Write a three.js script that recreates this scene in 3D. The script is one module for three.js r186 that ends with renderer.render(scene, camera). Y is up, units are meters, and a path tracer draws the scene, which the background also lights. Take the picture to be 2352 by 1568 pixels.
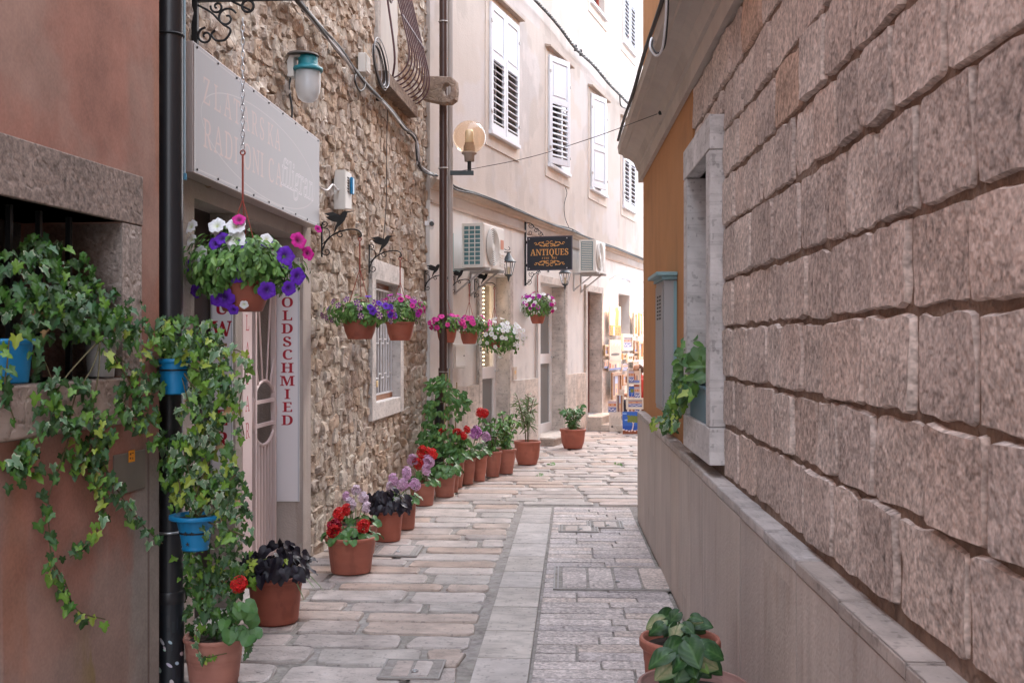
import * as THREE from 'three';
import { mergeGeometries, toCreasedNormals } from 'three/addons/utils/BufferGeometryUtils.js';
import { RoundedBoxGeometry } from 'three/addons/geometries/RoundedBoxGeometry.js';
import { MarchingCubes } from 'three/addons/objects/MarchingCubes.js';

// ---------- camera, sky, sun, exposure ----------
const F = 2450, CX = 1176, CY = 784, EYE = 1.6;            // focal length and centre in units of a 2352 x 1568 picture
const scene = new THREE.Scene();
const camera = new THREE.PerspectiveCamera(2 * Math.atan(CY / F) * 180 / Math.PI, 1024 / 682, 0.05, 900);
camera.position.set(0, EYE, 0);
camera.lookAt(0, EYE, -10);
camera.focus = 8.5; camera.userData.fStop = 14;
const renderer = new THREE.WebGLRenderer();
renderer.toneMapping = THREE.LinearToneMapping;
renderer.toneMappingExposure = 4.4;
renderer.shadowMap.enabled = true;
{
  const W = 64, H = 32, a = new Float32Array(W * H * 4);
  for (let j = 0; j < H; j++) for (let i = 0; i < W; i++) {
    const el = (j + 0.5) / H - 0.5, k = (j * W + i) * 4;       // -0.5 nadir .. 0.5 zenith
    const t = Math.max(0, Math.min(1, el * 2)), up = el > 0 ? 1 : 0.35;
    a[k] = (0.98 - 0.12 * t) * up; a[k + 1] = (1.0 - 0.03 * t) * up; a[k + 2] = (1.06 + 0.12 * t) * up; a[k + 3] = 1;
  }
  const sky = new THREE.DataTexture(a, W, H, THREE.RGBAFormat, THREE.FloatType);
  sky.mapping = THREE.EquirectangularReflectionMapping; sky.magFilter = THREE.LinearFilter; sky.minFilter = THREE.LinearFilter; sky.needsUpdate = true;
  scene.background = sky; scene.environment = sky;
  scene.backgroundIntensity = 1; scene.environmentIntensity = 1;
}
const sun = new THREE.DirectionalLight(new THREE.Color(1, 0.9, 0.82), 0.5);
sun.position.set(13, 22, -34); sun.target.position.set(1, 3, -15);
sun.castShadow = true; sun.shadow.radius = 22; sun.shadow.mapSize.set(2048, 2048);
Object.assign(sun.shadow.camera, { left: -25, right: 25, top: 25, bottom: -25, near: 0.5, far: 80 });
scene.add(sun, sun.target);

// ---------- helpers ----------
const V = (x = 0, y = 0, z = 0) => new THREE.Vector3(x, y, z);
const V2 = (x, y) => new THREE.Vector2(x, y);
function rng(seed) { let s = seed >>> 0; return () => { s = (s + 0x6d2b79f5) >>> 0; let t = Math.imul(s ^ (s >>> 15), 1 | s); t = (t + Math.imul(t ^ (t >>> 7), 61 | t)) ^ t; return ((t ^ (t >>> 14)) >>> 0) / 4294967296; }; }
const R0 = rng(7);
const rr = (a, b, r = R0) => a + (b - a) * r();
const pick = (list, r = R0) => list[Math.floor(r() * list.length)];
const clamp = (x, a = 0, b = 1) => Math.min(b, Math.max(a, x));
const sstep = (a, b, x) => { const t = clamp((x - a) / (b - a)); return t * t * (3 - 2 * t); };
const lerp = (a, b, t) => a + (b - a) * t;
const hash = (x, y, z = 0) => { let h = Math.imul(x | 0, 374761393) ^ Math.imul(y | 0, 668265263) ^ Math.imul(z | 0, 2147483629 - 1013904223); h = Math.imul(h ^ (h >>> 13), 1274126177); return ((h ^ (h >>> 16)) >>> 0) / 4294967296; };
function vn(x, y, P, seed = 0) {                                  // periodic value noise 0..1
  const xi = Math.floor(x), yi = Math.floor(y), fx = x - xi, fy = y - yi, m = (a) => ((a % P) + P) % P;
  const sx = fx * fx * (3 - 2 * fx), sy = fy * fy * (3 - 2 * fy);
  const a = hash(m(xi), m(yi), seed), b = hash(m(xi + 1), m(yi), seed), c = hash(m(xi), m(yi + 1), seed), d = hash(m(xi + 1), m(yi + 1), seed);
  return lerp(lerp(a, b, sx), lerp(c, d, sx), sy);
}
function fbm(x, y, P, oct = 4, seed = 0, g = 0.5) { let s = 0, a = 1, n = 0; for (let i = 0; i < oct; i++) { s += a * vn(x, y, P, seed + i * 17); n += a; a *= g; x *= 2; y *= 2; P *= 2; } return s / n; }
function n3(x, y, z, seed = 0) {                                  // value noise -1..1
  const xi = Math.floor(x), yi = Math.floor(y), zi = Math.floor(z), f = [x - xi, y - yi, z - zi].map((t) => t * t * (3 - 2 * t));
  const h = (i, j, k) => hash(xi + i + seed * 31, yi + j, zi + k + 77);
  return 2 * lerp(lerp(lerp(h(0, 0, 0), h(1, 0, 0), f[0]), lerp(h(0, 1, 0), h(1, 1, 0), f[0]), f[1]), lerp(lerp(h(0, 0, 1), h(1, 0, 1), f[0]), lerp(h(0, 1, 1), h(1, 1, 1), f[0]), f[1]), f[2]) - 1;
}
const at = (x, y, D) => V((x - CX) / F * D, EYE + (CY - y) / F * D, -D);
const ground = (x, y, h = 0) => at(x, y, (EYE - h) * F / (y - CY));
class Wall {                                                        // a vertical plane; local x along it, y up, z out to the street
  constructor(D0, X0, slope, right = false) {
    this.D0 = D0; this.X0 = X0; this.k = slope; const th = Math.atan(slope);
    this.o = V(X0, 0, -D0); this.phi = right ? -(Math.PI / 2 + th) : Math.PI / 2 - th;
    this.t = V(Math.cos(this.phi), 0, -Math.sin(this.phi)); this.n = V(Math.sin(this.phi), 0, Math.cos(this.phi));
  }
  point(u, v, w = 0) { return this.o.clone().addScaledVector(this.t, u).addScaledVector(this.n, w).setY(v); }
  world(x, y, w = 0) { const d = at(x, y, 1).sub(V(0, EYE, 0)), e = V(0, EYE, 0), p0 = this.point(0, 0, w); const k = p0.clone().sub(e).dot(this.n) / d.dot(this.n); return e.addScaledVector(d, k); }
  hit(x, y, w = 0) { const p = this.world(x, y, w), q = p.clone().sub(this.o); return { u: q.dot(this.t), v: p.y, D: -p.z }; }
  u(x, w = 0) { return this.hit(x, 700, w).u; }
  uD(D) { return (D - this.D0) / -this.t.z; }
}
const taken = {};
const numbered = (n) => { taken[n] = (taken[n] ?? -1) + 1; return taken[n] ? n + '_' + String(taken[n]).padStart(3, '0') : n; };
function tag(o, label, category, group, kind) { if (label) o.userData.label = label; if (category) o.userData.category = category; if (group) o.userData.group = group; if (kind) o.userData.kind = kind; return o; }
function thing(name, label, category, pos, rotY = 0, group) { const g = new THREE.Group(); g.name = numbered(name); g.position.copy(pos || V()); g.rotation.y = rotY; scene.add(g); return tag(g, label, category, group); }
const onWall = (name, label, category, wall, u, v, w = 0, group) => thing(name, label, category, wall.point(u, v, w), wall.phi, group);
function boxUV(g, ox = 0, oy = 0) {
  if (g.userData.uvd) return g;
  const p = g.attributes.position, n = g.attributes.normal, uv = new Float32Array(p.count * 2);
  for (let i = 0; i < p.count; i++) {
    const ax = Math.abs(n.getX(i)), ay = Math.abs(n.getY(i)), az = Math.abs(n.getZ(i));
    let a, b; if (az >= ax && az >= ay) { a = p.getX(i); b = p.getY(i); } else if (ax >= ay) { a = p.getZ(i); b = p.getY(i); } else { a = p.getX(i); b = p.getZ(i); }
    uv[2 * i] = a + ox; uv[2 * i + 1] = b + oy;
  }
  g.setAttribute('uv', new THREE.BufferAttribute(uv, 2)); g.userData.uvd = true; return g;
}
function mesh(name, geo, mat, parent, kind) { if (!geo.attributes.normal) geo.computeVertexNormals(); boxUV(geo, hash(geo.id, 3) * 3, hash(geo.id, 5) * 3); const m = new THREE.Mesh(geo, mat); m.name = parent === scene ? numbered(name) : name; parent.add(m); if (kind) m.userData.kind = kind; return m; }
function merge(list) {
  const out = list.map((g) => { const h = g.index ? g.toNonIndexed() : g.clone(); for (const k of Object.keys(h.attributes)) if (!['position', 'normal', 'uv', 'color'].includes(k)) h.deleteAttribute(k); if (!h.attributes.normal) h.computeVertexNormals(); return h; });
  if (out.some((g) => !g.attributes.uv)) out.forEach((g) => g.deleteAttribute('uv'));
  const m = mergeGeometries(out); if (list.every((g) => g.userData.uvd)) m.userData.uvd = true; return m;
}
const mv = (g, x, y, z) => g.translate(x, y, z);
const box = (w, h, d, x = 0, y = 0, z = 0, bev = 0) => (bev ? new RoundedBoxGeometry(w, h, d, 1, Math.min(bev, w / 2.1, h / 2.1, d / 2.1)) : new THREE.BoxGeometry(w, h, d)).translate(x, y, z);
const slab = (u0, u1, v0, v1, w0, w1, bev = 0) => box(u1 - u0, v1 - v0, w1 - w0, (u0 + u1) / 2, (v0 + v1) / 2, (w0 + w1) / 2, bev);
const cyl = (r0, r1, h, x = 0, y = 0, z = 0, seg = 16) => new THREE.CylinderGeometry(r0, r1, h, seg).translate(x, y, z);
const tube = (pts, r, seg = 24, rad = 6, closed = false) => new THREE.TubeGeometry(new THREE.CatmullRomCurve3(pts.map((p) => (p.isVector3 ? p : V(...p))), closed), seg, r, rad, closed);
const lathe = (prof, seg = 28) => new THREE.LatheGeometry(prof.map((p) => V2(...p)), seg);
function rod(a, b, r, seg = 8) { const d = b.clone().sub(a), g = new THREE.CylinderGeometry(r, r, d.length(), seg); g.applyQuaternion(new THREE.Quaternion().setFromUnitVectors(V(0, 1, 0), d.clone().normalize())); return g.translate((a.x + b.x) / 2, (a.y + b.y) / 2, (a.z + b.z) / 2); }
function bar(a, b, w, h) { const d = b.clone().sub(a), g = new THREE.BoxGeometry(w, d.length(), h); g.applyQuaternion(new THREE.Quaternion().setFromUnitVectors(V(0, 1, 0), d.clone().normalize())); return g.translate((a.x + b.x) / 2, (a.y + b.y) / 2, (a.z + b.z) / 2); }
function plate(pts, depth, bev = 0, holes = []) { const s = new THREE.Shape(pts.map((p) => V2(...p))); for (const h of holes) s.holes.push(new THREE.Path(h.map((p) => V2(...p)))); return new THREE.ExtrudeGeometry(s, { depth, bevelEnabled: bev > 0, bevelSize: bev, bevelThickness: bev, bevelSegments: 1, curveSegments: 6 }); }
const rect = (u0, u1, v0, v1) => [[u0, v0], [u1, v0], [u1, v1], [u0, v1]];
function wallShape(u0, u1, v0, v1, holes, thick) {                  // a wall slab with rectangular openings
  const cut = [...new Set([u0, u1, ...holes.flatMap((h) => [h[0], h[1]])])].filter((u) => u >= u0 && u <= u1).sort((a, b) => a - b), out = [];
  for (let i = 0; i + 1 < cut.length; i++) { const a = cut[i], b = cut[i + 1], m = (a + b) / 2; let v = v0; for (const h of holes.filter((q) => q[0] < m && q[1] > m).sort((p, q) => p[2] - q[2])) { if (h[2] > v + 0.006) out.push(slab(a, b, v, h[2], -thick, 0)); v = h[3]; } if (v < v1) out.push(slab(a, b, v, v1, -thick, 0)); }
  return merge(out);
}
function sweep(prof, u0, u1) {                                     // profile [w, v] carried along the wall
  const pos = [], q = (a, b, c, d) => pos.push(...a, ...b, ...c, ...a, ...c, ...d);
  for (let i = 0; i + 1 < prof.length; i++) { const [a, b] = prof[i], [c, d] = prof[i + 1]; q([u0, b, a], [u1, b, a], [u1, d, c], [u0, d, c]); }
  const tri = THREE.ShapeUtils.triangulateShape(prof.map((p) => V2(...p)), []);
  for (const t of tri) { for (const i of t) pos.push(u0, prof[i][1], prof[i][0]); for (const i of [t[2], t[1], t[0]]) pos.push(u1, prof[i][1], prof[i][0]); }
  const g = new THREE.BufferGeometry(); g.setAttribute('position', new THREE.Float32BufferAttribute(pos, 3)); g.computeVertexNormals(); return g;
}
function gridGeo(nx, ny, fn) {
  const pos = [], idx = []; for (let j = 0; j <= ny; j++) for (let i = 0; i <= nx; i++) pos.push(...fn(i / nx, j / ny, i, j));
  for (let j = 0; j < ny; j++) for (let i = 0; i < nx; i++) { const a = j * (nx + 1) + i; idx.push(a, a + 1, a + nx + 2, a, a + nx + 2, a + nx + 1); }
  const g = new THREE.BufferGeometry(); g.setAttribute('position', new THREE.Float32BufferAttribute(pos, 3)); g.setIndex(idx); g.computeVertexNormals(); return g;
}
// ---------- textures (matter only: grain, veins, stains) ----------
function tex(n, m, fn, srgb = true) {
  const a = new Uint8Array(n * n * 4);
  for (let j = 0; j < n; j++) for (let i = 0; i < n; i++) { let c = fn(i / n, j / n); if (typeof c === 'number') c = [c, c, c]; const k = (j * n + i) * 4; for (let q = 0; q < 3; q++) a[k + q] = 255 * Math.pow(clamp(c[q]), srgb ? 1 / 2.2 : 1); a[k + 3] = 255; }
  const t = new THREE.DataTexture(a, n, n); t.wrapS = t.wrapT = THREE.RepeatWrapping; t.magFilter = THREE.LinearFilter; t.minFilter = THREE.LinearMipmapLinearFilter; t.generateMipmaps = true;
  if (srgb) t.colorSpace = THREE.SRGBColorSpace; t.repeat.set(1 / m, 1 / m); t.needsUpdate = true; return t;
}
const TX = {};
TX.lime = tex(512, 0.9, (x, y) => { const f = fbm(x * 6, y * 6, 6, 5), s = vn(x * 90, y * 90, 90, 5), v = Math.abs(fbm(x * 3 + 0.3 * f, y * 14, 3, 4, 40) - 0.5); const sed = fbm(x * 3, y * 40, 3, 3, 44), pit = sstep(0.72, 0.8, fbm(x * 40, y * 40, 40, 2, 48)); const k = 0.54 + 0.58 * f + 0.16 * (sed - 0.5) - 0.22 * pit - (s > 0.93 ? 0.16 : 0) - 0.12 * sstep(0.05, 0, v); return [k, k * 0.985, k * 0.96]; });
TX.limeB = tex(512, 0.9, (x, y) => 0.5 * fbm(x * 10, y * 10, 10, 5, 3) + 0.3 * vn(x * 120, y * 120, 120, 9) + 0.3 * fbm(x * 30, y * 30, 30, 2, 12), false);
TX.gran = tex(512, 0.62, (x, y) => { const f = fbm(x * 5, y * 5, 5, 4, 1), g = fbm(x * 42, y * 42, 42, 3, 8), h = vn(x * 100, y * 100, 100, 2); const k = 0.38 + 0.38 * f + 0.82 * (g - 0.5) + 0.26 * h; return [k * 1.02, k * 0.985, k * 0.96]; });
TX.granB = tex(512, 0.8, (x, y) => 0.7 * fbm(x * 42, y * 42, 42, 3, 8) + 0.25 * vn(x * 100, y * 100, 100, 2) + 0.25 * fbm(x * 9, y * 9, 9, 3, 22), false);
TX.rub = tex(512, 0.8, (x, y) => { const f = fbm(x * 4, y * 4, 4, 5, 31), g = fbm(x * 22, y * 22, 22, 4, 36), r = 1 - Math.abs(2 * fbm(x * 8, y * 8, 8, 4, 60) - 1); const k = 0.42 + 0.34 * f + 0.36 * (g - 0.25) - 0.12 * sstep(0.86, 1, r); return [k * 1.0, k * (0.95 + 0.05 * g), k * (0.88 + 0.1 * f)]; });
TX.rubB = tex(512, 0.8, (x, y) => { const r = 1 - Math.abs(2 * fbm(x * 10, y * 10, 10, 5, 60) - 1); return 0.55 * (1 - sstep(0.75, 1, r)) + 0.5 * fbm(x * 18, y * 18, 18, 5, 33); }, false);
TX.plas = tex(512, 2.6, (x, y) => { const f = fbm(x * 5, y * 5, 5, 6, 71, 0.6), s = fbm(x * 30, y * 2, 30, 4, 75), k = 0.7 + 0.3 * f + 0.1 * (s - 0.5) - 0.1 * sstep(0.62, 0.72, fbm(x * 7, y * 4, 7, 5, 79)); return [k, k * (0.985), k * (0.97 - 0.03 * s)]; });
TX.plasB = tex(512, 1.3, (x, y) => 0.6 * fbm(x * 8, y * 8, 8, 6, 81, 0.6) + 0.3 * vn(x * 110, y * 110, 110, 83), false);
TX.streak = tex(512, 1.6, (x, y) => { const f = fbm(x * 6, y * 5, 6, 5, 301), s = fbm(x * 34, y * 2, 34, 4, 305), d = sstep(0.6, 0.75, fbm(x * 22, y * 3, 22, 4, 309)), k = 0.7 + 0.22 * f + 0.2 * (s - 0.5) - 0.09 * d; return [k, k * (0.97 - 0.04 * d), k * (0.94 - 0.07 * d)]; });
TX.fac = tex(512, 4.2, (x, y) => { const f = fbm(x * 5, y * 4, 5, 6, 271, 0.6), s = fbm(x * 26, y * 2, 26, 4, 275), p = sstep(0.5, 0.58, fbm(x * 4, y * 5, 4, 5, 281)), q = sstep(0.56, 0.66, fbm(x * 9, y * 7, 9, 5, 287)), k = 0.74 + 0.2 * f + 0.1 * (s - 0.5) - 0.1 * q; return [lerp(k, k * 1.03, p), lerp(k * 0.955, k * 1.02, p), lerp(k * 0.91, k * 1.03, p)]; });
TX.terra = tex(256, 0.5, (x, y) => { const f = fbm(x * 5, y * 5, 5, 5, 91), s = fbm(x * 3, y * 24, 3, 3, 94); const bl = sstep(0.56, 0.72, fbm(x * 4, y * 3, 4, 5, 97)), dk = sstep(0.58, 0.7, fbm(x * 9, y * 5, 9, 4, 99)), k = 0.66 + 0.3 * f + 0.1 * s - 0.13 * dk; return [k + 0.04 * bl, k * (0.96 + 0.05 * f) + 0.1 * bl, k + 0.12 * bl]; });
TX.metal = tex(256, 1.0, (x, y) => 0.75 + 0.2 * fbm(x * 60, y * 2, 60, 3, 101) + 0.12 * fbm(x * 6, y * 6, 6, 4, 103));
const lin = (r, g, b) => new THREE.Color().setRGB(r, g, b);
function mat(c, o = {}) { const { t, b, bs = 0.002, ...rest } = o; return new THREE.MeshStandardMaterial({ color: Array.isArray(c) ? lin(...c) : c, roughness: 0.85, ...(t ? { map: TX[t] } : {}), ...(b ? { bumpMap: TX[b], bumpScale: bs } : {}), ...rest }); }
const variants = (list, o) => list.map((c) => mat(c, o));
const M = {
  mortar: mat([0.62, 0.545, 0.475], { t: 'rub', b: 'rubB', bs: 0.008 }),
  brownMortar: mat([0.36, 0.255, 0.2], { t: 'rub', b: 'rubB', bs: 0.008 }),
  grout: mat([0.5, 0.47, 0.455], { t: 'rub', b: 'rubB', bs: 0.006 }),
  black: mat([0.016, 0.017, 0.02], { roughness: 0.38 }), iron: mat([0.012, 0.012, 0.013], { roughness: 0.5, metalness: 0.3 }),
  dark: mat([0.02, 0.018, 0.018], { roughness: 0.7 }),
  white: mat([0.74, 0.74, 0.76], { roughness: 0.45 }), whiteRough: mat([0.72, 0.7, 0.68], { roughness: 0.8, t: 'plas' }),
  terra: mat([0.4, 0.115, 0.07], { t: 'terra', roughness: 0.62 }), terra2: mat([0.46, 0.17, 0.115], { t: 'terra', roughness: 0.66 }), terra3: mat([0.48, 0.21, 0.155], { t: 'terra', roughness: 0.72 }),
  soil: mat([0.035, 0.026, 0.02], { roughness: 1, b: 'rubB', bs: 0.02 }), blue: mat([0.005, 0.2, 0.44], { roughness: 0.42 }),
  stem: mat([0.12, 0.1, 0.045], { roughness: 0.8 }), green: mat([0.09, 0.2, 0.045], { roughness: 0.7 }), steel: mat([0.55, 0.56, 0.58], { metalness: 0.9, roughness: 0.35 }),
  redwire: mat([0.3, 0.05, 0.03], { roughness: 0.5 }), cable: mat([0.03, 0.03, 0.032], { roughness: 0.55 }), cableGrey: mat([0.4, 0.4, 0.42], { roughness: 0.5 }),
  glass: new THREE.MeshPhysicalMaterial({ color: 0xffffff, roughness: 0.05, transmission: 1, thickness: 0, ior: 1.45 }),
  darkGlass: new THREE.MeshPhysicalMaterial({ color: lin(0.05, 0.055, 0.06), roughness: 0.06, metalness: 0 }),
  acWhite: mat([0.68, 0.66, 0.62], { roughness: 0.45 }), lime: mat([0.6, 0.56, 0.53], { t: 'lime', b: 'limeB', bs: 0.004 }), limeGrey: mat([0.52, 0.49, 0.47], { t: 'plas', b: 'limeB', bs: 0.005 }),
};
// ---------- wall planes ----------
const PK = new Wall(4.8, -1.59, 0.1445), S1 = new Wall(4.85, -1.679, 0.0612), S2 = new Wall(7.86, -1.495, 0.0943), S3 = new Wall(11.2, -1.18, 0.175), FA = new Wall(12.3, -0.941, 0.33), RW = new Wall(5.15, 1.018, 0.0404, true);
const leftX = (D) => (D < 4.8 ? -1.59 + 0.1445 * (D - 4.8) : D < 7.86 ? S1.X0 + S1.k * (D - S1.D0) : D < 11.2 ? S2.X0 + S2.k * (D - S2.D0) : D < 12.36 ? S3.X0 + S3.k * (D - S3.D0) : FA.X0 + FA.k * (D - FA.D0));
const rightX = (D) => (D < 9.75 ? 0.74 + 0.0404 * D : 0.74 + 0.0404 * 9.75 + 0.5 * (D - 9.75));
// ---------- ground and paving ----------
{
  const earth = new THREE.Mesh(boxUV(new THREE.PlaneGeometry(1200, 1200).rotateX(-Math.PI / 2).translate(0, -0.09, -20)), M.grout); earth.name = 'ground'; scene.add(earth); tag(earth, 'dark grey ground under and around the paved lane', 'ground', null, 'structure');
  const street = new THREE.Group(); street.name = 'street_pavement'; scene.add(street); tag(street, 'lane paved with worn limestone slabs, granite setts and a pale strip', 'pavement', null, 'structure');
  mesh('joint_bed', box(14, 0.06, 44, 2, -0.046, -12), M.grout, street);
  const cols = variants([[0.66, 0.575, 0.545], [0.7, 0.635, 0.615], [0.61, 0.545, 0.525], [0.68, 0.565, 0.51], [0.65, 0.605, 0.585], [0.73, 0.65, 0.62], [0.65, 0.515, 0.45]], { t: 'lime', b: 'limeB', bs: 0.006, roughness: 0.4 });
  const setts = variants([[0.74, 0.68, 0.67], [0.8, 0.74, 0.73], [0.68, 0.63, 0.64], [0.76, 0.67, 0.63]], { t: 'gran', b: 'granB', bs: 0.006, roughness: 0.6 });
  const strips = variants([[0.64, 0.6, 0.59], [0.67, 0.63, 0.62], [0.62, 0.58, 0.565], [0.65, 0.6, 0.57]], { t: 'lime', b: 'limeB', bs: 0.002, roughness: 0.5 });
  function stone(w, d, jit, n, bev, seed) {
    const N = 22, out = []; const r = rng(seed);
    for (let i = 0; i < N; i++) { const a = (i + 0.5) / N * 2 * Math.PI, c = Math.cos(a), s = Math.sin(a); const x = Math.sign(c) * Math.pow(Math.abs(c), 2 / n) * w / 2, z = Math.sign(s) * Math.pow(Math.abs(s), 2 / n) * d / 2; const j = jit * (n3(x * 9 + seed, z * 9, seed * 0.37) + 0.6 * n3(x * 30, z * 30 + seed, 3)); out.push([x - Math.sign(c) * Math.abs(j) * 0.7 + (r() - 0.5) * jit * 0.3, z - Math.sign(s) * Math.abs(j) * 0.8]); }
    const pos = [], idx = []; const rings = [[bev, 0], [bev * 0.35, -bev * 0.25], [0, -bev * 0.9], [-0.002, -0.045]];
    const tilt = [(r() - 0.5) * 0.006, (r() - 0.5) * 0.006];
    pos.push(0, 0.001, 0);
    for (const [ins, y] of rings) for (const [x, z] of out) { const l = Math.hypot(x, z), k = 1 - ins / l; pos.push(x * k, y + tilt[0] * x + tilt[1] * z + (y === 0 ? 0.0025 * n3(x * 7, z * 7, seed) : 0), z * k); }
    for (let i = 0; i < N; i++) { const j = (i + 1) % N; idx.push(0, 1 + j, 1 + i); for (let q = 0; q < 3; q++) { const a = 1 + q * N + i, b = 1 + q * N + j, c = a + N, e = b + N; idx.push(a, b, e, a, e, c); } }
    const g = new THREE.BufferGeometry(); g.setAttribute('position', new THREE.Float32BufferAttribute(pos, 3)); g.setIndex(idx); g.computeVertexNormals(); return g;
  }
  let count = 0; const rest = [];
  function put(name, w, d, jit, n, bev, X, D, h, rot, mats, seed, r) {
    const g = stone(w, d, jit, n, bev, seed);
    if (name === 'paving_slab' && (count++ > 296 || D > 21)) { rest.push(g.rotateY(rot).translate(X, h, -D)); return; }
    const m = mesh(name, g, pick(mats, r), street); m.position.set(X, h, -D); m.rotation.y = rot;
  }
  const r = rng(41), tilt = -0.05;
  let D = 2.6, row = 0;
  while (D < 26) {
    const far = D > 10.3, dep = far ? rr(0.19, 0.3, r) : rr(0.19, 0.33, r), mid = D + dep / 2;
    const x0 = leftX(mid) - 0.05, x1 = far ? Math.min(rightX(mid) + 0.05, x0 + 4.2) : -0.496 + 0.058 * mid - 0.045;
    let x = x0 - rr(0, 0.25, r);
    while (x < x1 - 0.06) {
      let w = rr(0.34, 0.78, r); if (x1 - x - w < 0.2) w = x1 - x;
      const xa = Math.max(x, x0 - 0.1), wd = x + w - xa;
      if (wd > 0.1) { const X = xa + wd / 2; put('paving_slab', wd - rr(0.012, 0.035, r), dep - rr(0.014, 0.032, r), 0.028, rr(6, 11, r), 0.012, X, mid - 0.055 * (X - x0), rr(-0.006, 0.005, r), tilt + rr(-0.02, 0.02, r), cols, 100 + count * 7 + row, r); }
      x += w;
    }
    D += dep; row++;
  }
  if (rest.length) mesh('distant_slabs', merge(rest), cols[0], street, 'stuff');
  // pale strip
  const joints = [2.45, 2.94, 3.43, 3.92, 4.41, 4.9, 5.39, 5.9, 6.43, 6.93, 7.42, 7.94, 8.44, 8.92, 9.405, 9.88, 10.28];
  for (let i = 0; i + 1 < joints.length; i++) { const a = joints[i], b = joints[i + 1], m = (a + b) / 2; const s = mesh('strip_tile', box(0.27, 0.05, b - a - 0.014, 0, -0.023, 0, 0.003), pick(strips, r), street); s.position.set(-0.358 + 0.059 * m, rr(-0.001, 0.001, r), -m); s.rotation.y = -0.059; }
  // granite setts
  let d2 = 2.5, k = 0;
  while (d2 < 10.2) {
    const dep = rr(0.115, 0.15, r), mid = d2 + dep / 2, x0 = -0.215 + 0.06 * mid, x1 = 0.735 + 0.0404 * mid - 0.012; let x = x0, first = true;
    while (x < x1 - 0.02) { let w = first ? pick([0.22, 0.34, 0.42, 0.5], r) : rr(0.3, 0.52, r); if (x1 - x - w < 0.13) w = x1 - x; put('granite_sett', w - 0.009, dep - 0.006, 0.005, 22, 0.004, x + w / 2, mid, rr(-0.003, 0.001, r), -0.05, setts, 900 + k++ * 3, r); x += w; first = false; }
    d2 += dep;
  }
  // inspection covers let into the paving
  function cover(x0, x1, y0, y1, label, inner, bars) {
    const a = ground((x0 + x1) / 2, y0), b = ground((x0 + x1) / 2, y1), c = V((a.x + b.x) / 2, 0.003, (a.z + b.z) / 2), dd = Math.abs(a.z - b.z), w = (x1 - x0) / F * -c.z;
    const t = thing('inspection_cover', label, 'manhole cover', c, -0.05, 'stone filled covers set in the lane');
    mesh('bed', box(w, 0.006, dd, 0, 0.002, 0), M.grout, t);
    for (const s of [-1, 1]) { for (const o of bars) { mesh('frame_bar', box(0.008, 0.012, dd, s * (w / 2 - o), 0.003, 0), M.steelDull, t); } mesh('frame_bar', box(w, 0.011, 0.007, 0, 0.003, s * (dd / 2 - 0.005)), M.steelDull, t); }
    const n = inner; let x = -w / 2 + 0.05; const ww = (w - 0.1) / n;
    for (let i = 0; i < n; i++) { const st = mesh('infill_stone', stone(ww - 0.012, dd - 0.05, 0.008, 10, 0.005, 33 + i + n * 9), n > 3 ? setts[i % 4] : cols[i % 4], t); st.position.set(x + ww / 2, 0.0085, 0); x += ww; }
    mesh('lifting_eye', new THREE.TorusGeometry(0.014, 0.004, 6, 12).rotateX(Math.PI / 2).translate(0.02, 0.014, dd * 0.2), M.steel, t);
    return t;
  }
  M.steelDull = mat([0.42, 0.4, 0.39], { metalness: 0.3, roughness: 0.5 });
  cover(1272, 1548, 1305, 1357, 'wide inspection cover with granite infill beside the concrete plinth', 4, [0.006, 0.03]);
  cover(1283, 1374, 1208, 1223, 'small inspection cover filled with granite setts near the strip end', 2, [0.006, 0.03]);
  cover(876, 1018, 1518, 1561, 'square inspection cover with two pinkish stones beside the pale strip', 2, [0.006]);
  cover(856, 966, 1254, 1278, 'inspection cover with worn frame beside the row of flower pots', 2, [0.006, 0.03]);
  cover(1348, 1432, 1209 - 10, 1224 - 10, 'far inspection cover with pale infill where the setts end', 2, [0.006, 0.03]);
}
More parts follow.
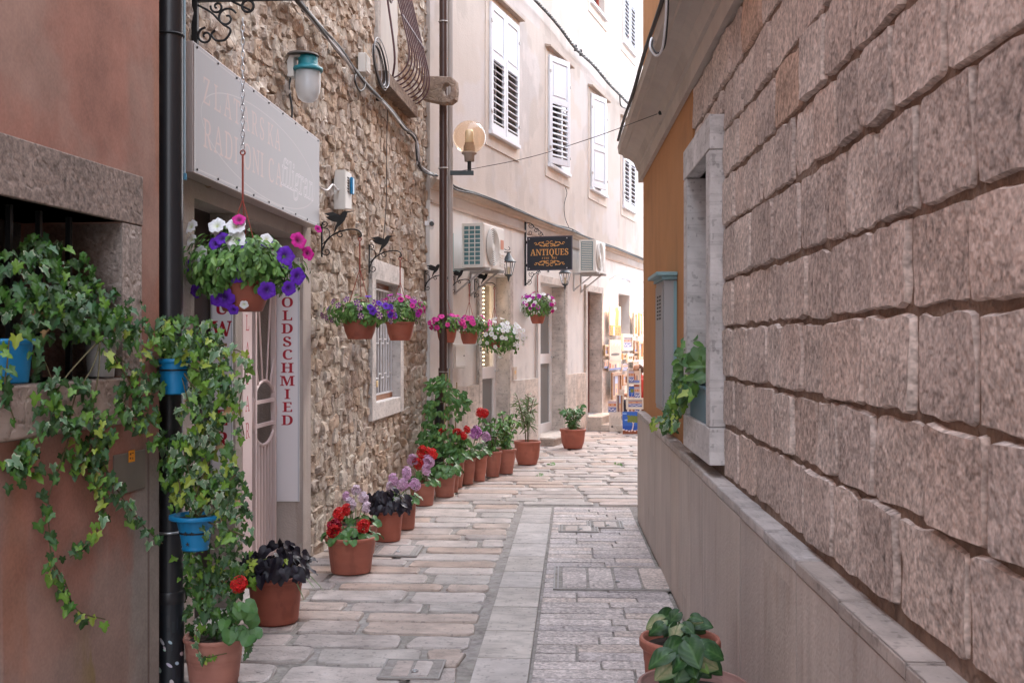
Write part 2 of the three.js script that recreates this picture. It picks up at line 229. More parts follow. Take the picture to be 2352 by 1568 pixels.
// ---------- right-hand house ----------
const rustic = variants([[0.75, 0.625, 0.565], [0.81, 0.69, 0.625], [0.68, 0.575, 0.525], [0.78, 0.64, 0.57], [0.73, 0.625, 0.575], [0.84, 0.73, 0.67]], { t: 'gran', b: 'granB', bs: 0.005, roughness: 0.92 });
const rusticWarm = variants([[0.74, 0.54, 0.43], [0.72, 0.5, 0.39]], { t: 'gran', b: 'granB', bs: 0.005, roughness: 0.92 });
{
  const t = onWall('corner_house', 'house of coursed rustic stone blocks and orange plaster with grey plinth', 'building', RW, 0, 0);
  const U = (D) => RW.uD(D), uEnd = U(9.75), uStone = U(6.28), uNear = U(-5);
  mesh('backing_wall', wallShape(uStone, uNear, 0, 3.1, [[U(6.07), U(5.27), 1.18, 2.53]], 0.5).translate(0, 0, -0.014), M.brownMortar, t);
  const orange = mat([0.56, 0.265, 0.1], { t: 'plas', b: 'plasB', bs: 0.004 });
  mesh('orange_wall', slab(uEnd, uStone, 0, 3.1, -0.5, 0), orange, t);
  mesh('upper_wall', merge([slab(uEnd, U(5.5), 3.1, 7.6, -0.5, 0.004), slab(U(5.5), uNear, 3.1, 5.6, -0.5, 0.003)]), orange, t);
  // plinth slabs with their own top edge
  const pl = variants([[0.63, 0.565, 0.53], [0.66, 0.595, 0.555], [0.61, 0.55, 0.52], [0.665, 0.58, 0.525]], { t: 'streak', b: 'limeB', bs: 0.004, roughness: 0.7 });
  const capm = variants([[0.58, 0.53, 0.52], [0.55, 0.48, 0.45], [0.62, 0.58, 0.58]], { t: 'lime', b: 'limeB', bs: 0.004, roughness: 0.55 });
  const r = rng(77); let D = 9.55;
  while (D > -3) { const w = rr(0.42, 0.62, r), a = U(D), b = U(D - w), top = 0.905 + 0.007 * D; mesh('plinth_slab', slab(a + 0.002, b - 0.002, 0, top - 0.04 + rr(-0.001, 0.001, r), -0.03, 0.07 + rr(-0.002, 0.002, r), 0.004), pick(pl, r), t); mesh('plinth_cap', slab(a + 0.0015, b - 0.0015, top - 0.039, top, -0.03, 0.0725, 0.006), pick(capm, r), t); D -= w; }
  mesh('plinth_corner', lathe([[0.001, 0], [0.2, 0], [0.2, 0.97], [0.001, 0.97]], 20).translate(U(9.56), 0, -0.13), pl[0], t);
  mesh('rounded_corner', lathe([[0.001, 0.9], [0.16, 0.9], [0.16, 3.12], [0.001, 3.12]], 24).translate(uEnd + 0.002, 0, -0.158), orange, t);
  // the side that turns into the far lane
  const far = new THREE.Group();
  mesh('far_wall', slab(-14, 0, 0, 7.6, -0.5, 0).rotateY(Math.atan(0.0404) - Math.atan(0.5)).translate(uEnd, 0, -0.002), orange, t);
  // coursed blocks
  const lv = [0.955, 1.197, 1.426, 1.667, 1.89, 2.148, 2.376, 2.6, 2.83, 3.085];
  const st = [0, 0.012, 0.045, 0.24, 0.5, 0.76, 0.955, 0.988, 1];
  const sx = [0, 0.01, 0.03, 0.1, 0.22, 0.36, 0.5, 0.64, 0.78, 0.9, 0.97, 0.99, 1];
  function block(w, h, seed) {
    const nx = 12, ny = 8, ph = seed * 1.7;
    return gridGeo(nx, ny, (s, q, i, j) => {
      const a = sx[i], b = st[j], ea = Math.min(a, 1 - a) * w, eb = Math.min(b, 1 - b) * h;
      let x = (a - 0.5) * w, y = (b - 0.5) * h; const edge = Math.min(sstep(0, 0.009, ea), sstep(0, 0.008, eb));
      const cr = sstep(0.07, 0, Math.hypot(Math.max(0, 0.05 - ea), Math.max(0, 0.05 - eb)) > 0.05 ? 0 : 1) ;
      x += 0.006 * n3(x * 20 + ph, y * 20, 1) - (eb < 0.001 || ea < 0.001 ? Math.sign(x) * 0.004 * Math.abs(n3(y * 25, ph, 5)) : 0);
      y += 0.008 * n3(x * 14 + ph, y * 20, 7) - (eb < 0.001 ? Math.sign(y) * 0.011 * Math.abs(n3(x * 22, ph, 9)) : 0);
      const cor = ea < 0.03 && eb < 0.03 ? 0.85 : 1; x *= cor === 1 ? 1 : 1 - 0.012 / w; y *= cor === 1 ? 1 : 1 - 0.012 / h;
      return [x, y, -0.03 + (0.03 + 0.003 * Math.sin(ph)) * edge + 0.005 * edge * n3(x * 9 + ph, y * 9, 2) + 0.003 * edge * n3(x * 27 + ph, y * 27, 4)];
    });
  }
  for (let k = 0; k < 9; k++) {
    const v0 = lv[k], v1 = lv[k + 1]; let D = 6.27 - (k % 2) * 0.11; let b = 0;
    if (k % 2) { }
    const put = (Da, Db, va, vb) => { const a = U(Da), c = U(Db); const g = toCreasedNormals(block(c - a - 0.012, vb - va - 0.004, b++ * 3.1 + k * 17.3), 0.5); const m = mesh('stone_block', g, r() < 0.045 ? pick(rusticWarm, r) : pick(rustic, r), t); m.position.set((a + c) / 2, (va + vb) / 2 + rr(-0.003, 0.003, r), rr(-0.006, 0.005, r)); };
    if (v1 <= 2.72) D = 5.15; else D = 6.27;
    while (D > 0.35) { let w = rr(0.24, 0.46, r); if (k % 3 === 1) w *= 0.95; let lo = v0; if (v0 < 2.7 && v1 > 2.72 && D > 5.16) lo = 2.705; if (D > 5.16 && D - w < 5.16 && lo === 2.705) w = D - 5.15; put(D, D - w, lo, v1); D -= w; }
  }
  // cornice along the eave line
  const corn = mat([0.64, 0.575, 0.53], { t: 'plas', b: 'limeB', bs: 0.006 });
  mesh('cornice', sweep([[-0.02, 3.086], [0.03, 3.086], [0.032, 3.19], [0.05, 3.2], [0.052, 3.22], [0.075, 3.27], [0.12, 3.305], [0.17, 3.32], [0.175, 3.34], [0.215, 3.355], [0.225, 3.42], [-0.02, 3.44]], U(9.98), uNear), corn, t);
  // stone window surround
  const ws = mat([0.76, 0.74, 0.75], { t: 'lime', b: 'limeB', bs: 0.004, roughness: 0.75 });
  const a = U(6.19), b = U(5.152), ai = U(6.06), bi = U(5.28);
  const win = mesh('window', slab(ai - 0.02, bi + 0.02, 1.15, 2.56, -0.46, -0.42), M.limeGrey, t);
  mesh('jamb', slab(a, ai, 1.185, 2.528, -0.3, 0.063, 0.006), ws, win); mesh('jamb', slab(bi, b, 1.185, 2.528, -0.3, 0.063, 0.006), ws, win);
  mesh('lintel', slab(a, b, 2.53, 2.7, -0.3, 0.065, 0.006), ws, win); mesh('sill', slab(a, b, 1.0, 1.183, -0.3, 0.065, 0.006), ws, win);
  mesh('reveal', slab(ai - 0.03, ai + 0.012, 1.19, 2.52, -0.42, -0.14), M.limeGrey, win);
  mesh('glass_pane', slab(ai, bi, 1.19, 2.52, -0.4, -0.395), M.darkGlass, win); mesh('mullion', slab((ai + bi) / 2 - 0.025, (ai + bi) / 2 + 0.025, 1.19, 2.52, -0.394, -0.36), M.whiteRough, win);
  mesh('eave_roof', sweep([[0.35, 5.55], [0.36, 5.6], [-2.5, 6.6], [-2.5, 5.55]], U(5.5), uNear), mat([0.45, 0.2, 0.13], { t: 'terra' }), t);

  // planter in that window
  const pm = mat([0.12, 0.22, 0.27], { roughness: 0.55, metalness: 0.2 });
  const p0 = U(5.95), p1 = U(5.36);
  globalThis.PLANTER = { u0: p0, u1: p1 };
  const pt = onWall('window_planter', 'blue grey metal trough of ivy and leafy herb on white stone sill', 'planter', RW, (p0 + p1) / 2, 1.186, -0.03);
  { const w = (p1 - p0) / 2, g = gridGeo; mesh('trough', merge([box(2 * w, 0.18, 0.008, 0, 0.09, 0.08), box(2 * w, 0.18, 0.008, 0, 0.09, -0.08), box(0.008, 0.18, 0.168, -w, 0.09, 0), box(0.008, 0.18, 0.168, w, 0.09, 0), box(2 * w, 0.006, 0.16, 0, 0.004, 0), box(2 * w + 0.02, 0.012, 0.012, 0, 0.18, 0.086), box(0.012, 0.012, 0.18, w, 0.18, 0)]), pm, pt); mesh('soil', box(2 * w - 0.01, 0.01, 0.155, 0, 0.16, 0), M.soil, pt); }
  globalThis.planterThing = pt;
  // grey cabinet with a cap
  const gm = mat([0.36, 0.36, 0.37], { roughness: 0.5 }), bl = mat([0.22, 0.38, 0.42], { roughness: 0.5 });
  const cb = onWall('metal_cabinet', 'tall narrow grey metal cabinet with capped top on orange wall', 'cabinet', RW, U(7.35), 1.13, 0.002);
  mesh('body', slab(-0.27, 0.27, 0, 0.88, 0, 0.085, 0.004), gm, cb); mesh('cap', merge([slab(-0.33, 0.33, 0.905, 0.93, 0, 0.14, 0.004), slab(-0.3, 0.3, 0.88, 0.905, 0, 0.1)]), bl, cb); mesh('door_panel', slab(-0.24, 0.24, 0.03, 0.85, 0.086, 0.092, 0.003), gm, cb);
  for (let i = 0; i < 2; i++) for (let j = 0; j < 7; j++) mesh('vent_slot', slab(-0.12 + i * 0.16, -0.02 + i * 0.16, 0.62 + j * 0.025, 0.632 + j * 0.025, 0.0925, 0.094), M.dark, cb);
  mesh('edge_strip', slab(0.272, 0.28, 0.0, 0.87, 0.0, 0.02), bl, cb);
  // cables and gutter line on the cornice
  const line = []; for (let D = 9.7; D > 2; D -= 0.5) line.push(RW.point(U(D), 3.44 + 0.012 * Math.sin(D * 3), 0.235));
  const gt = thing('eave_cable', 'black cable run along outer edge of grey cornice', 'cable', V()); mesh('cable_run', tube(line, 0.013, 60, 6), M.cable, gt); mesh('cable_run', tube(line.map((p) => p.clone().add(V(0.012, 0.03, 0))), 0.01, 60, 6), M.cable, gt);
  const q = (x, y, w = 0.25) => RW.world(x, y, w);
  const lp = thing('cable_loop', 'white cable loop hanging from the cornice edge', 'cable', V());
  mesh('loop', tube([at(1532, -10, 5.2), at(1528, 60, 5.3), at(1519, 118, 5.4), at(1506, 128, 5.45), at(1494, 112, 5.45), at(1497, 88, 5.5), at(1503, 96, 5.6)], 0.006, 40, 6), M.white, lp);
  mesh('loop', tube([at(1536, -10, 5.2), at(1533, 50, 5.3), at(1524, 112, 5.4), at(1510, 122, 5.42), at(1499, 108, 5.45), at(1499, 92, 5.5)], 0.005, 40, 6), M.cable, lp);
}
// ---------- pink house on the left ----------
function canvasTex(w, h, draw) { const c = document.createElement('canvas'); c.width = w; c.height = h; const g = c.getContext('2d'); draw(g, w, h); const t = new THREE.CanvasTexture(c); t.colorSpace = THREE.SRGBColorSpace; t.magFilter = THREE.LinearFilter; t.needsUpdate = true; return t; }
const panel = (w, h) => { const g = new THREE.PlaneGeometry(w, h); g.userData.uvd = true; return g; };
{
  const t = onWall('pink_house', 'house with faded pink plaster and deep stone-framed window full of ivy', 'building', PK, 0, 0);
  const uR = PK.u(275), uL = uR - 1.3, vB = 1.45, vT = 2.1;
  const n = 1024, map = tex(n, 1, (x, y) => {                         // x: 3 m along the wall up to the corner, y: 4.2 m up
    const u = x * 3 - 3, v = y * 4.2, f = fbm(x * 6, y * 8, 6, 6, 201, 0.58), g = fbm(x * 14, y * 4, 14, 5, 205), s = fbm(x * 60, y * 3, 60, 3, 209), b = fbm(x * 24, y * 30, 24, 4, 213);
    let c = [0.42, 0.195, 0.14]; const mix = (d, k) => { c = c.map((q, i) => lerp(q, d[i], clamp(k))); };
    mix([0.37, 0.235, 0.185], sstep(0.42, 0.66, f) * 0.75); mix([0.42, 0.17, 0.085], sstep(0.55, 0.72, g) * 0.5); mix([0.36, 0.26, 0.215], sstep(0.75, 0.35, v + (f - 0.5) * 1.4) * 0.8);
    mix([0.36, 0.31, 0.27], sstep(-0.33, -0.24, u + (g - 0.5) * 0.3 + 0.12 * (b - 0.5)) * sstep(1.12, 0.98, v + (f - 0.5) * 0.3) * 0.9);
    mix([0.28, 0.2, 0.03], sstep(0.55, 0.7, fbm(x * 30, y * 9, 30, 4, 219)) * sstep(0.6, 0.3, v) * sstep(-0.75, -0.5, u) * 0.7);
    mix([0.16, 0.1, 0.08], sstep(0.8, 0.92, vn(x * 26, y * 1.6, 26, 221)) * sstep(0.5, 0.62, vn(x * 90, y * 3, 90, 223)) * sstep(1.5, 1.1, v) * 0.8); mix([0.6, 0.5, 0.45], sstep(0.8, 0.95, vn(x * 40, y * 1.2, 40, 227)) * sstep(0.55, 0.75, s) * 0.35);
    const gr = vn(x * 420, y * 560, 420, 240), k = 0.55 + 0.16 * gr + 0.38 * b + 0.3 * (f - 0.45); return c.map((q) => q * k);
  });
  map.repeat.set(1, 1);
  const pm = new THREE.MeshStandardMaterial({ map, roughness: 0.92, bumpMap: TX.plasB, bumpScale: 0.005 });
  const wg = wallShape(-13, 0, 0, 7, [[uL, uR, vB, vT]], 0.45);
  { const p = wg.attributes.position, uv = new Float32Array(p.count * 2); for (let i = 0; i < p.count; i++) { uv[2 * i] = (p.getX(i) + p.getZ(i) + 3) / 3; uv[2 * i + 1] = p.getY(i) / 4.2; } wg.setAttribute('uv', new THREE.BufferAttribute(uv, 2)); wg.userData.uvd = true; }
  mesh('plaster_wall', wg, pm, t);
  mesh('roof', box(13.6, 0.18, 5, -6.5, 7.1, -2), mat([0.42, 0.19, 0.12], { t: 'terra' }), t);
  const sm = mat([0.37, 0.29, 0.25], { t: 'gran', b: 'rubB', bs: 0.003 });
  const win = mesh('window', slab(uL - 0.4, uR + 0.4, vB - 0.6, vT + 0.5, -1.7, -1.65), M.limeGrey, t);
  mesh('room', merge([slab(uL - 0.4, uR + 0.4, vT + 0.5, vT + 0.55, -1.65, -0.45), slab(uL - 0.4, uR + 0.4, vB - 0.65, vB - 0.6, -1.65, -0.45), slab(uL - 0.45, uL - 0.4, vB - 0.65, vT + 0.55, -1.65, -0.45), slab(uR + 0.4, uR + 0.45, vB - 0.65, vT + 0.55, -1.65, -0.45)]), M.limeGrey, win);
  mesh('lintel', slab(uL - 0.1, PK.u(323), vT, 2.315, -0.44, 0.012, 0.006), sm, win);
  mesh('jamb', slab(uR, PK.u(321), vB + 0.002, vT - 0.002, -0.44, 0.01, 0.005), mat([0.46, 0.39, 0.35], { t: 'gran', b: 'rubB', bs: 0.006 }), win);
  mesh('sill', slab(uL - 0.1, PK.u(282), 1.255, vB, -0.44, 0.03, 0.012), mat([0.42, 0.33, 0.28], { t: 'lime', b: 'rubB', bs: 0.006 }), win);
  for (const x of [20, 88, 157]) mesh('bar', slab(PK.u(x, -0.12) - 0.009, PK.u(x, -0.12) + 0.009, vB, vT, -0.13, -0.11), M.iron, win);
  const mb = mesh('meter_door', slab(PK.u(258), PK.u(331), 0.96, 1.13, -0.02, 0.006, 0.004), mat([0.2, 0.17, 0.145], { roughness: 0.5, t: 'plas' }), t);
  const st = mesh('sticker', panel(0.055, 0.05), new THREE.MeshStandardMaterial({ roughness: 0.6, map: canvasTex(64, 64, (g) => { g.fillStyle = '#e8971c'; g.fillRect(0, 0, 64, 64); g.fillStyle = '#6a3a10'; g.fillRect(12, 14, 16, 12); g.fillRect(32, 14, 20, 5); g.fillRect(12, 38, 14, 10); g.fillRect(34, 40, 12, 4); g.fillRect(34, 47, 16, 3); }) }), mb); const h = PK.hit(302, 1047, 0.008); st.position.set(h.u, h.v, 0.0075);
}
// ---------- rubble stone house ----------
const EX = [];
const bw = { u0: S2.u(848), u1: S2.u(921), v0: S2.hit(848, 968).v, v1: S2.hit(851, 593).v };
const gw = { u0: S2.u(862), u1: S2.u(931), v: S2.hit(862, 196).v };
{
  const t = thing('stone_house', 'rough rubble stone house with plastered shop front and barred window', 'building', V());
  const sub = (w) => { const g = new THREE.Group(); g.position.copy(w.o); g.rotation.y = w.phi; return g; };
  const tf = (g, w) => g.rotateY(w.phi).translate(w.o.x, 0, w.o.z);
  const put = (name, g, m, w, parent = t, kind) => { boxUV(g, hash(g.id, 1) * 2, hash(g.id, 2) * 2); return mesh(name, tf(g, w), m, parent, kind); };
  const e1 = S1.uD(7.86), e2 = S2.uD(11.2), e3 = S3.uD(12.36);
  const A = [S1.uD(5.5), S1.uD(6.16)], B = [S1.uD(6.28), S1.uD(7.635)], H = 2.34;
  const plaster = mat([0.43, 0.375, 0.34], { t: 'plas', b: 'limeB', bs: 0.008 });
  put('shop_front', merge([slab(0, A[0], 0, 2.5, -0.5, 0), slab(A[1], B[0], 0, 2.5, -0.5, 0.0), slab(A[0], A[1], H, 2.5, -0.5, 0), slab(B[0], B[1], H, 2.5, -0.5, 0)]), plaster, S1);
  put('door_jamb', slab(B[1], e1 + 0.004, 0, 2.5, -0.5, 0.012, 0.008), mat([0.56, 0.5, 0.47], { t: 'streak', b: 'limeB', bs: 0.005 }), S1);
  put('threshold', slab(A[0], B[1], 0, 0.06, -0.5, 0.02, 0.01), M.lime, S1);
  put('upper_backing', slab(0, e1, 2.5, 7, -0.5, -0.008), M.mortar, S1);
  put('room', merge([slab(A[0] - 0.1, B[1] + 0.1, 0, 2.5, -2.4, -2.35), slab(A[0] - 0.15, A[0] - 0.1, 0, 2.5, -2.35, -0.5), slab(B[1] + 0.1, B[1] + 0.15, 0, 2.5, -2.35, -0.5), slab(A[0] - 0.1, B[1] + 0.1, 2.5, 2.55, -2.35, -0.5), slab(A[0] - 0.1, B[1] + 0.1, 0, 0.03, -2.35, -0.5)]), M.limeGrey, S1);
  const door = put('door', slab(A[0], A[1], 0.06, H, -0.2, -0.15), mat([0.03, 0.022, 0.02], { roughness: 0.5 }), S1);
  put('panel', slab(A[0] + 0.08, A[1] - 0.08, 0.3, 1.0, -0.149, -0.135, 0.005), mat([0.035, 0.025, 0.022], { roughness: 0.45 }), S1, door);
  put('mortar_bed', wallShape(0, e2, 0, 7, [[bw.u0 + 0.06, bw.u1 - 0.06, bw.v0 + 0.06, bw.v1 - 0.06]], 0.5).translate(0, 0, -0.008), M.mortar, S2);
  put('mortar_bed', slab(0, e3, 0, 7, -0.5, -0.008), M.mortar, S3);
  put('roof', box(9, 0.2, 6, 3.5, 7.1, -2.6), mat([0.42, 0.19, 0.12], { t: 'terra' }), S2);
  // stones
  const cols = variants([[0.72, 0.585, 0.485], [0.61, 0.485, 0.395], [0.8, 0.68, 0.585], [0.54, 0.42, 0.335], [0.76, 0.66, 0.585], [0.67, 0.51, 0.395], [0.84, 0.755, 0.68], [0.64, 0.555, 0.5]], { t: 'rub', b: 'rubB', bs: 0.01, roughness: 0.95 });
  const brick = mat([0.36, 0.13, 0.085], { t: 'rub', b: 'rubB', bs: 0.012 });
  function rub(q, proud, seed, nx, ny) {
    return gridGeo(nx, ny, (s, v) => {
      const a = 2 * s - 1, b = 2 * v - 1, k = 0.3, aa = a * Math.sqrt(1 - k * b * b), bb = b * Math.sqrt(1 - k * a * a), x = (aa / Math.sqrt(1 - k) * 0.93 + 1) / 2, y = (bb / Math.sqrt(1 - k) * 0.93 + 1) / 2;
      const X = lerp(x, 0.5, -0.03), Y = lerp(y, 0.5, -0.03);
      let px = lerp(lerp(q[0][0], q[1][0], X), lerp(q[3][0], q[2][0], X), Y), py = lerp(lerp(q[0][1], q[1][1], X), lerp(q[3][1], q[2][1], X), Y);
      const e = Math.sqrt(Math.max(0, (1 - a ** 8) * (1 - b ** 8)));
      px += 0.016 * n3(px * 13 + seed, py * 13, 1); py += 0.014 * n3(px * 13, py * 13 + seed, 5);
      const cr = n3(px * 9 + seed, py * 12, seed * 0.7), fine = n3(px * 26, py * 30 + seed, 3);
      return [px, py, -0.05 + (proud + 0.05) * Math.pow(e, 0.7) + e * (0.014 * cr + 0.013 * fine - 0.008 * Math.abs(n3(px * 16, py * 8, seed)))];
    });
  }
  const r = rng(5), all = [];
  function field(w, u0, u1, vLo, vHiAt, ex, seed) {
    const ramp = (u) => 0.025 * Math.sin(u * 2.1 + seed) ;
    let v = vLo, row = 0;
    while (v < vHiAt) {
      const up = v > 2.4, h = up ? rr(0.07, 0.13, r) : rr(0.075, 0.17, r); let u = u0 - rr(0, 0.2, r);
      while (u < u1 - 0.02) {
        let wd = up ? rr(0.1, 0.27, r) : rr(0.11, 0.32, r); if (u1 - u - wd < 0.12) wd = u1 - u;
        const ua = Math.max(u, u0), ub = u + wd; u += wd; if (ub - ua < 0.07) continue;
        const D = w.D0 - w.t.z * (ua + ub) / 2 ; if (v > 1.8 + 0.335 * D) continue;
        let a = ua, b = ub, lo = v, hi = v + h, skip = false;
        for (const x of ex) if (b > x[0] && a < x[1] && hi > x[2] && lo < x[3]) { if (a < x[0] - 0.06) b = x[0]; else if (b > x[1] + 0.06) a = x[1]; else if (hi > x[3] + 0.06) lo = x[3]; else if (lo < x[2] - 0.06) hi = x[2]; else skip = true; }
        if (skip) continue;
        const split = r() < 0.16 && b - a > 0.2 && !up;
        const emit = (a, b, lo, hi) => { const jj = () => rr(-0.03, 0.03, r), dv = rr(-0.03, 0.03, r); lo += dv; hi += dv + rr(-0.01, 0.05, r); const q = [[a + jj(), lo + ramp(a) + jj()], [b + jj(), lo + ramp(b) + jj()], [b + jj(), hi + ramp(b) + jj()], [a + jj(), hi + ramp(a) + jj()]]; const pr = up ? rr(-0.002, 0.02, r) : rr(-0.003, 0.018, r); all.push({ w, q, pr, seed: all.length * 1.37 + seed, size: (b - a) * (hi - lo) / (D * D), brick: w === S3 && v < 2.2 && r() < 0.06 }); };
        if (split) { const m = (lo + hi) / 2 + rr(-0.02, 0.02, r); emit(a, b, lo, m); emit(a, b, m, hi); } else emit(a, b, lo, hi);
      }
      v += h * 0.97; row++;
    }
  }
  field(S1, -0.02, e1, 2.47, 4.4, [], 3);
  field(S2, 0.01, e2, -0.02, 5.7, [[bw.u0, bw.u1, bw.v0, bw.v1], [gw.u0 + 0.02, gw.u1 - 0.45, gw.v + 0.1, 9]], 11);
  field(S3, 0, e3 - 0.02, -0.02, 5.9, [], 23);
  all.sort((a, b) => b.size - a.size);
  const rest = cols.map(() => []);
  all.forEach((s, i) => { const fineN = i < 300, g = toCreasedNormals(rub(s.q, s.pr, s.seed, fineN ? 8 : 6, fineN ? 7 : 5), 0.75); if (i < 298) put('rubble_stone', g, s.brick ? brick : pick(cols, r), s.w); else { boxUV(g, s.seed % 3, s.seed % 2); rest[i % cols.length].push(tf(g, s.w)); } });
  rest.forEach((l, i) => { if (l.length) mesh('small_rubble', merge(l), cols[i], t, 'stuff'); });
  // barred window
  const ws = mat([0.76, 0.73, 0.72], { t: 'lime', b: 'limeB', bs: 0.004 }), { u0, u1, v0, v1 } = bw, f = 0.16;
  const win = put('window', slab(u0 + f, u1 - f, v0 + f, v1 - f, -0.2, -0.18), mat([0.2, 0.17, 0.18], { roughness: 0.35 }), S2);
  put('surround', slab(u0, u0 + f, v0, v1, -0.28, 0.03, 0.008), ws, S2, win); put('surround', slab(u1 - f, u1, v0, v1, -0.28, 0.03, 0.008), ws, S2, win);
  put('surround', slab(u0 + f + 0.001, u1 - f - 0.001, v1 - f - 0.03, v1, -0.28, 0.028, 0.006), ws, S2, win); put('surround', slab(u0 + f + 0.001, u1 - f - 0.001, v0, v0 + f, -0.28, 0.028, 0.006), ws, S2, win);
  const wood = mat([0.36, 0.17, 0.09], { roughness: 0.6, t: 'terra' });
  put('wooden_frame', slab(u0 + f, u1 - f, v1 - f - 0.08, v1 - f - 0.032, -0.17, -0.1), wood, S2, win); put('wooden_frame', slab(u0 + f, u1 - f, v0 + f, v0 + f + 0.05, -0.17, -0.06), wood, S2, win);
  const nb = 10, bu = (i) => lerp(u0 + f + 0.03, u1 - f - 0.03, i / (nb - 1)), vb = v0 + f + 0.06, vt = v1 - f - 0.1;
  for (let i = 0; i < nb; i++) put('bar', slab(bu(i) - 0.007, bu(i) + 0.007, vb, vt, -0.075, -0.061), M.white, S2, win);
  for (let i = 0; i + 1 < nb; i++) for (let k = 0; k < 3; k++) { const y = lerp(vb, vt, (k + (i % 2 ? 0.38 : 0.5)) / 3 + 0.02); put('cross_bar', slab(bu(i), bu(i + 1), y, y + 0.012, -0.074, -0.062), M.white, S2, win); }
  for (const y of [vb, vt]) put('rail', slab(u0 + f, u1 - f, y - 0.008, y + 0.008, -0.078, -0.058), M.white, S2, win);
  const pad = S2.hit(872, 877, 0); const lock = put('padlock', box(0.07, 0.06, 0.025, pad.u - 0.02, pad.v - 0.02, -0.03, 0.006), mat([0.7, 0.48, 0.2], { metalness: 0.8, roughness: 0.35 }), S2, win); put('shackle', new THREE.TorusGeometry(0.022, 0.005, 6, 14, Math.PI).translate(pad.u - 0.02, pad.v + 0.01, -0.03), M.steel, S2, lock);
  // upper window with its stone ledge
  const up = put('upper_window', slab(gw.u0 + 0.02, gw.u1 - 0.42, gw.v + 0.12, 6.9, -0.2, 0.004), M.whiteRough, S2);
  put('frame', slab(gw.u0 - 0.04, gw.u0 + 0.08, gw.v + 0.12, 6.9, -0.1, 0.035, 0.006), mat([0.6, 0.56, 0.53], { t: 'lime' }), S2, up);
  put('ledge', slab(gw.u0 - 0.05, gw.u1 + 0.02, gw.v, gw.v + 0.13, -0.2, 0.13, 0.012), mat([0.34, 0.24, 0.18], { t: 'rub', b: 'rubB', bs: 0.012 }), S2, up);
}
// the shop's gate
{
  const w = -0.18, u0 = S1.u(581, w), u1 = S1.u(629, w), pm = mat([0.72, 0.58, 0.56], { roughness: 0.45 });
  const t = onWall('iron_gate', 'white iron gate with sunburst bars in the jeweller doorway', 'gate', S1, u0, 0.07, w); const W = u1 - u0, H = 2.2, c = W * 0.5, vc = 1.04, rx = 0.28, ry = 0.22;
  for (const x of [0.015, W - 0.015]) mesh('stile', slab(x - 0.018, x + 0.018, 0, H, -0.018, 0.018, 0.003), pm, t);
  for (const y of [0.04, vc - 0.08, vc + 0.08, H - 0.03]) mesh('rail', slab(0.034, W - 0.034, y - 0.012, y + 0.012, -0.012, 0.012), pm, t);
  const ring = []; for (let i = 0; i < 28; i++) { const a = i / 28 * 2 * Math.PI; ring.push(V(c + rx * Math.cos(a), vc + ry * Math.sin(a), 0)); } mesh('ring', tube(ring, 0.012, 48, 6, true), pm, t);
  for (let i = 1; i < 9; i++) { const a = Math.PI * i / 9, dx = Math.cos(a), dy = Math.sin(a), p = V(c + rx * dx, vc + ry * dy, 0.002), k = Math.min(dx > 0.001 ? (W - 0.034 - c) / dx : dx < -0.001 ? (0.034 - c) / dx : 99, (H - 0.04 - vc) / dy); mesh('ray_bar', rod(p, V(c + k * dx, vc + k * dy, 0.002), 0.008, 6), pm, t); }
  for (let i = 1; i < 6; i++) { const x = lerp(0.03, W - 0.03, i / 6), d = (x - c) / rx, y = Math.abs(d) < 1 ? vc - ry * Math.sqrt(1 - d * d) : vc - 0.08; mesh('bar', slab(x - 0.009, x + 0.009, 0.052, y, -0.009, 0.009), pm, t); }
}
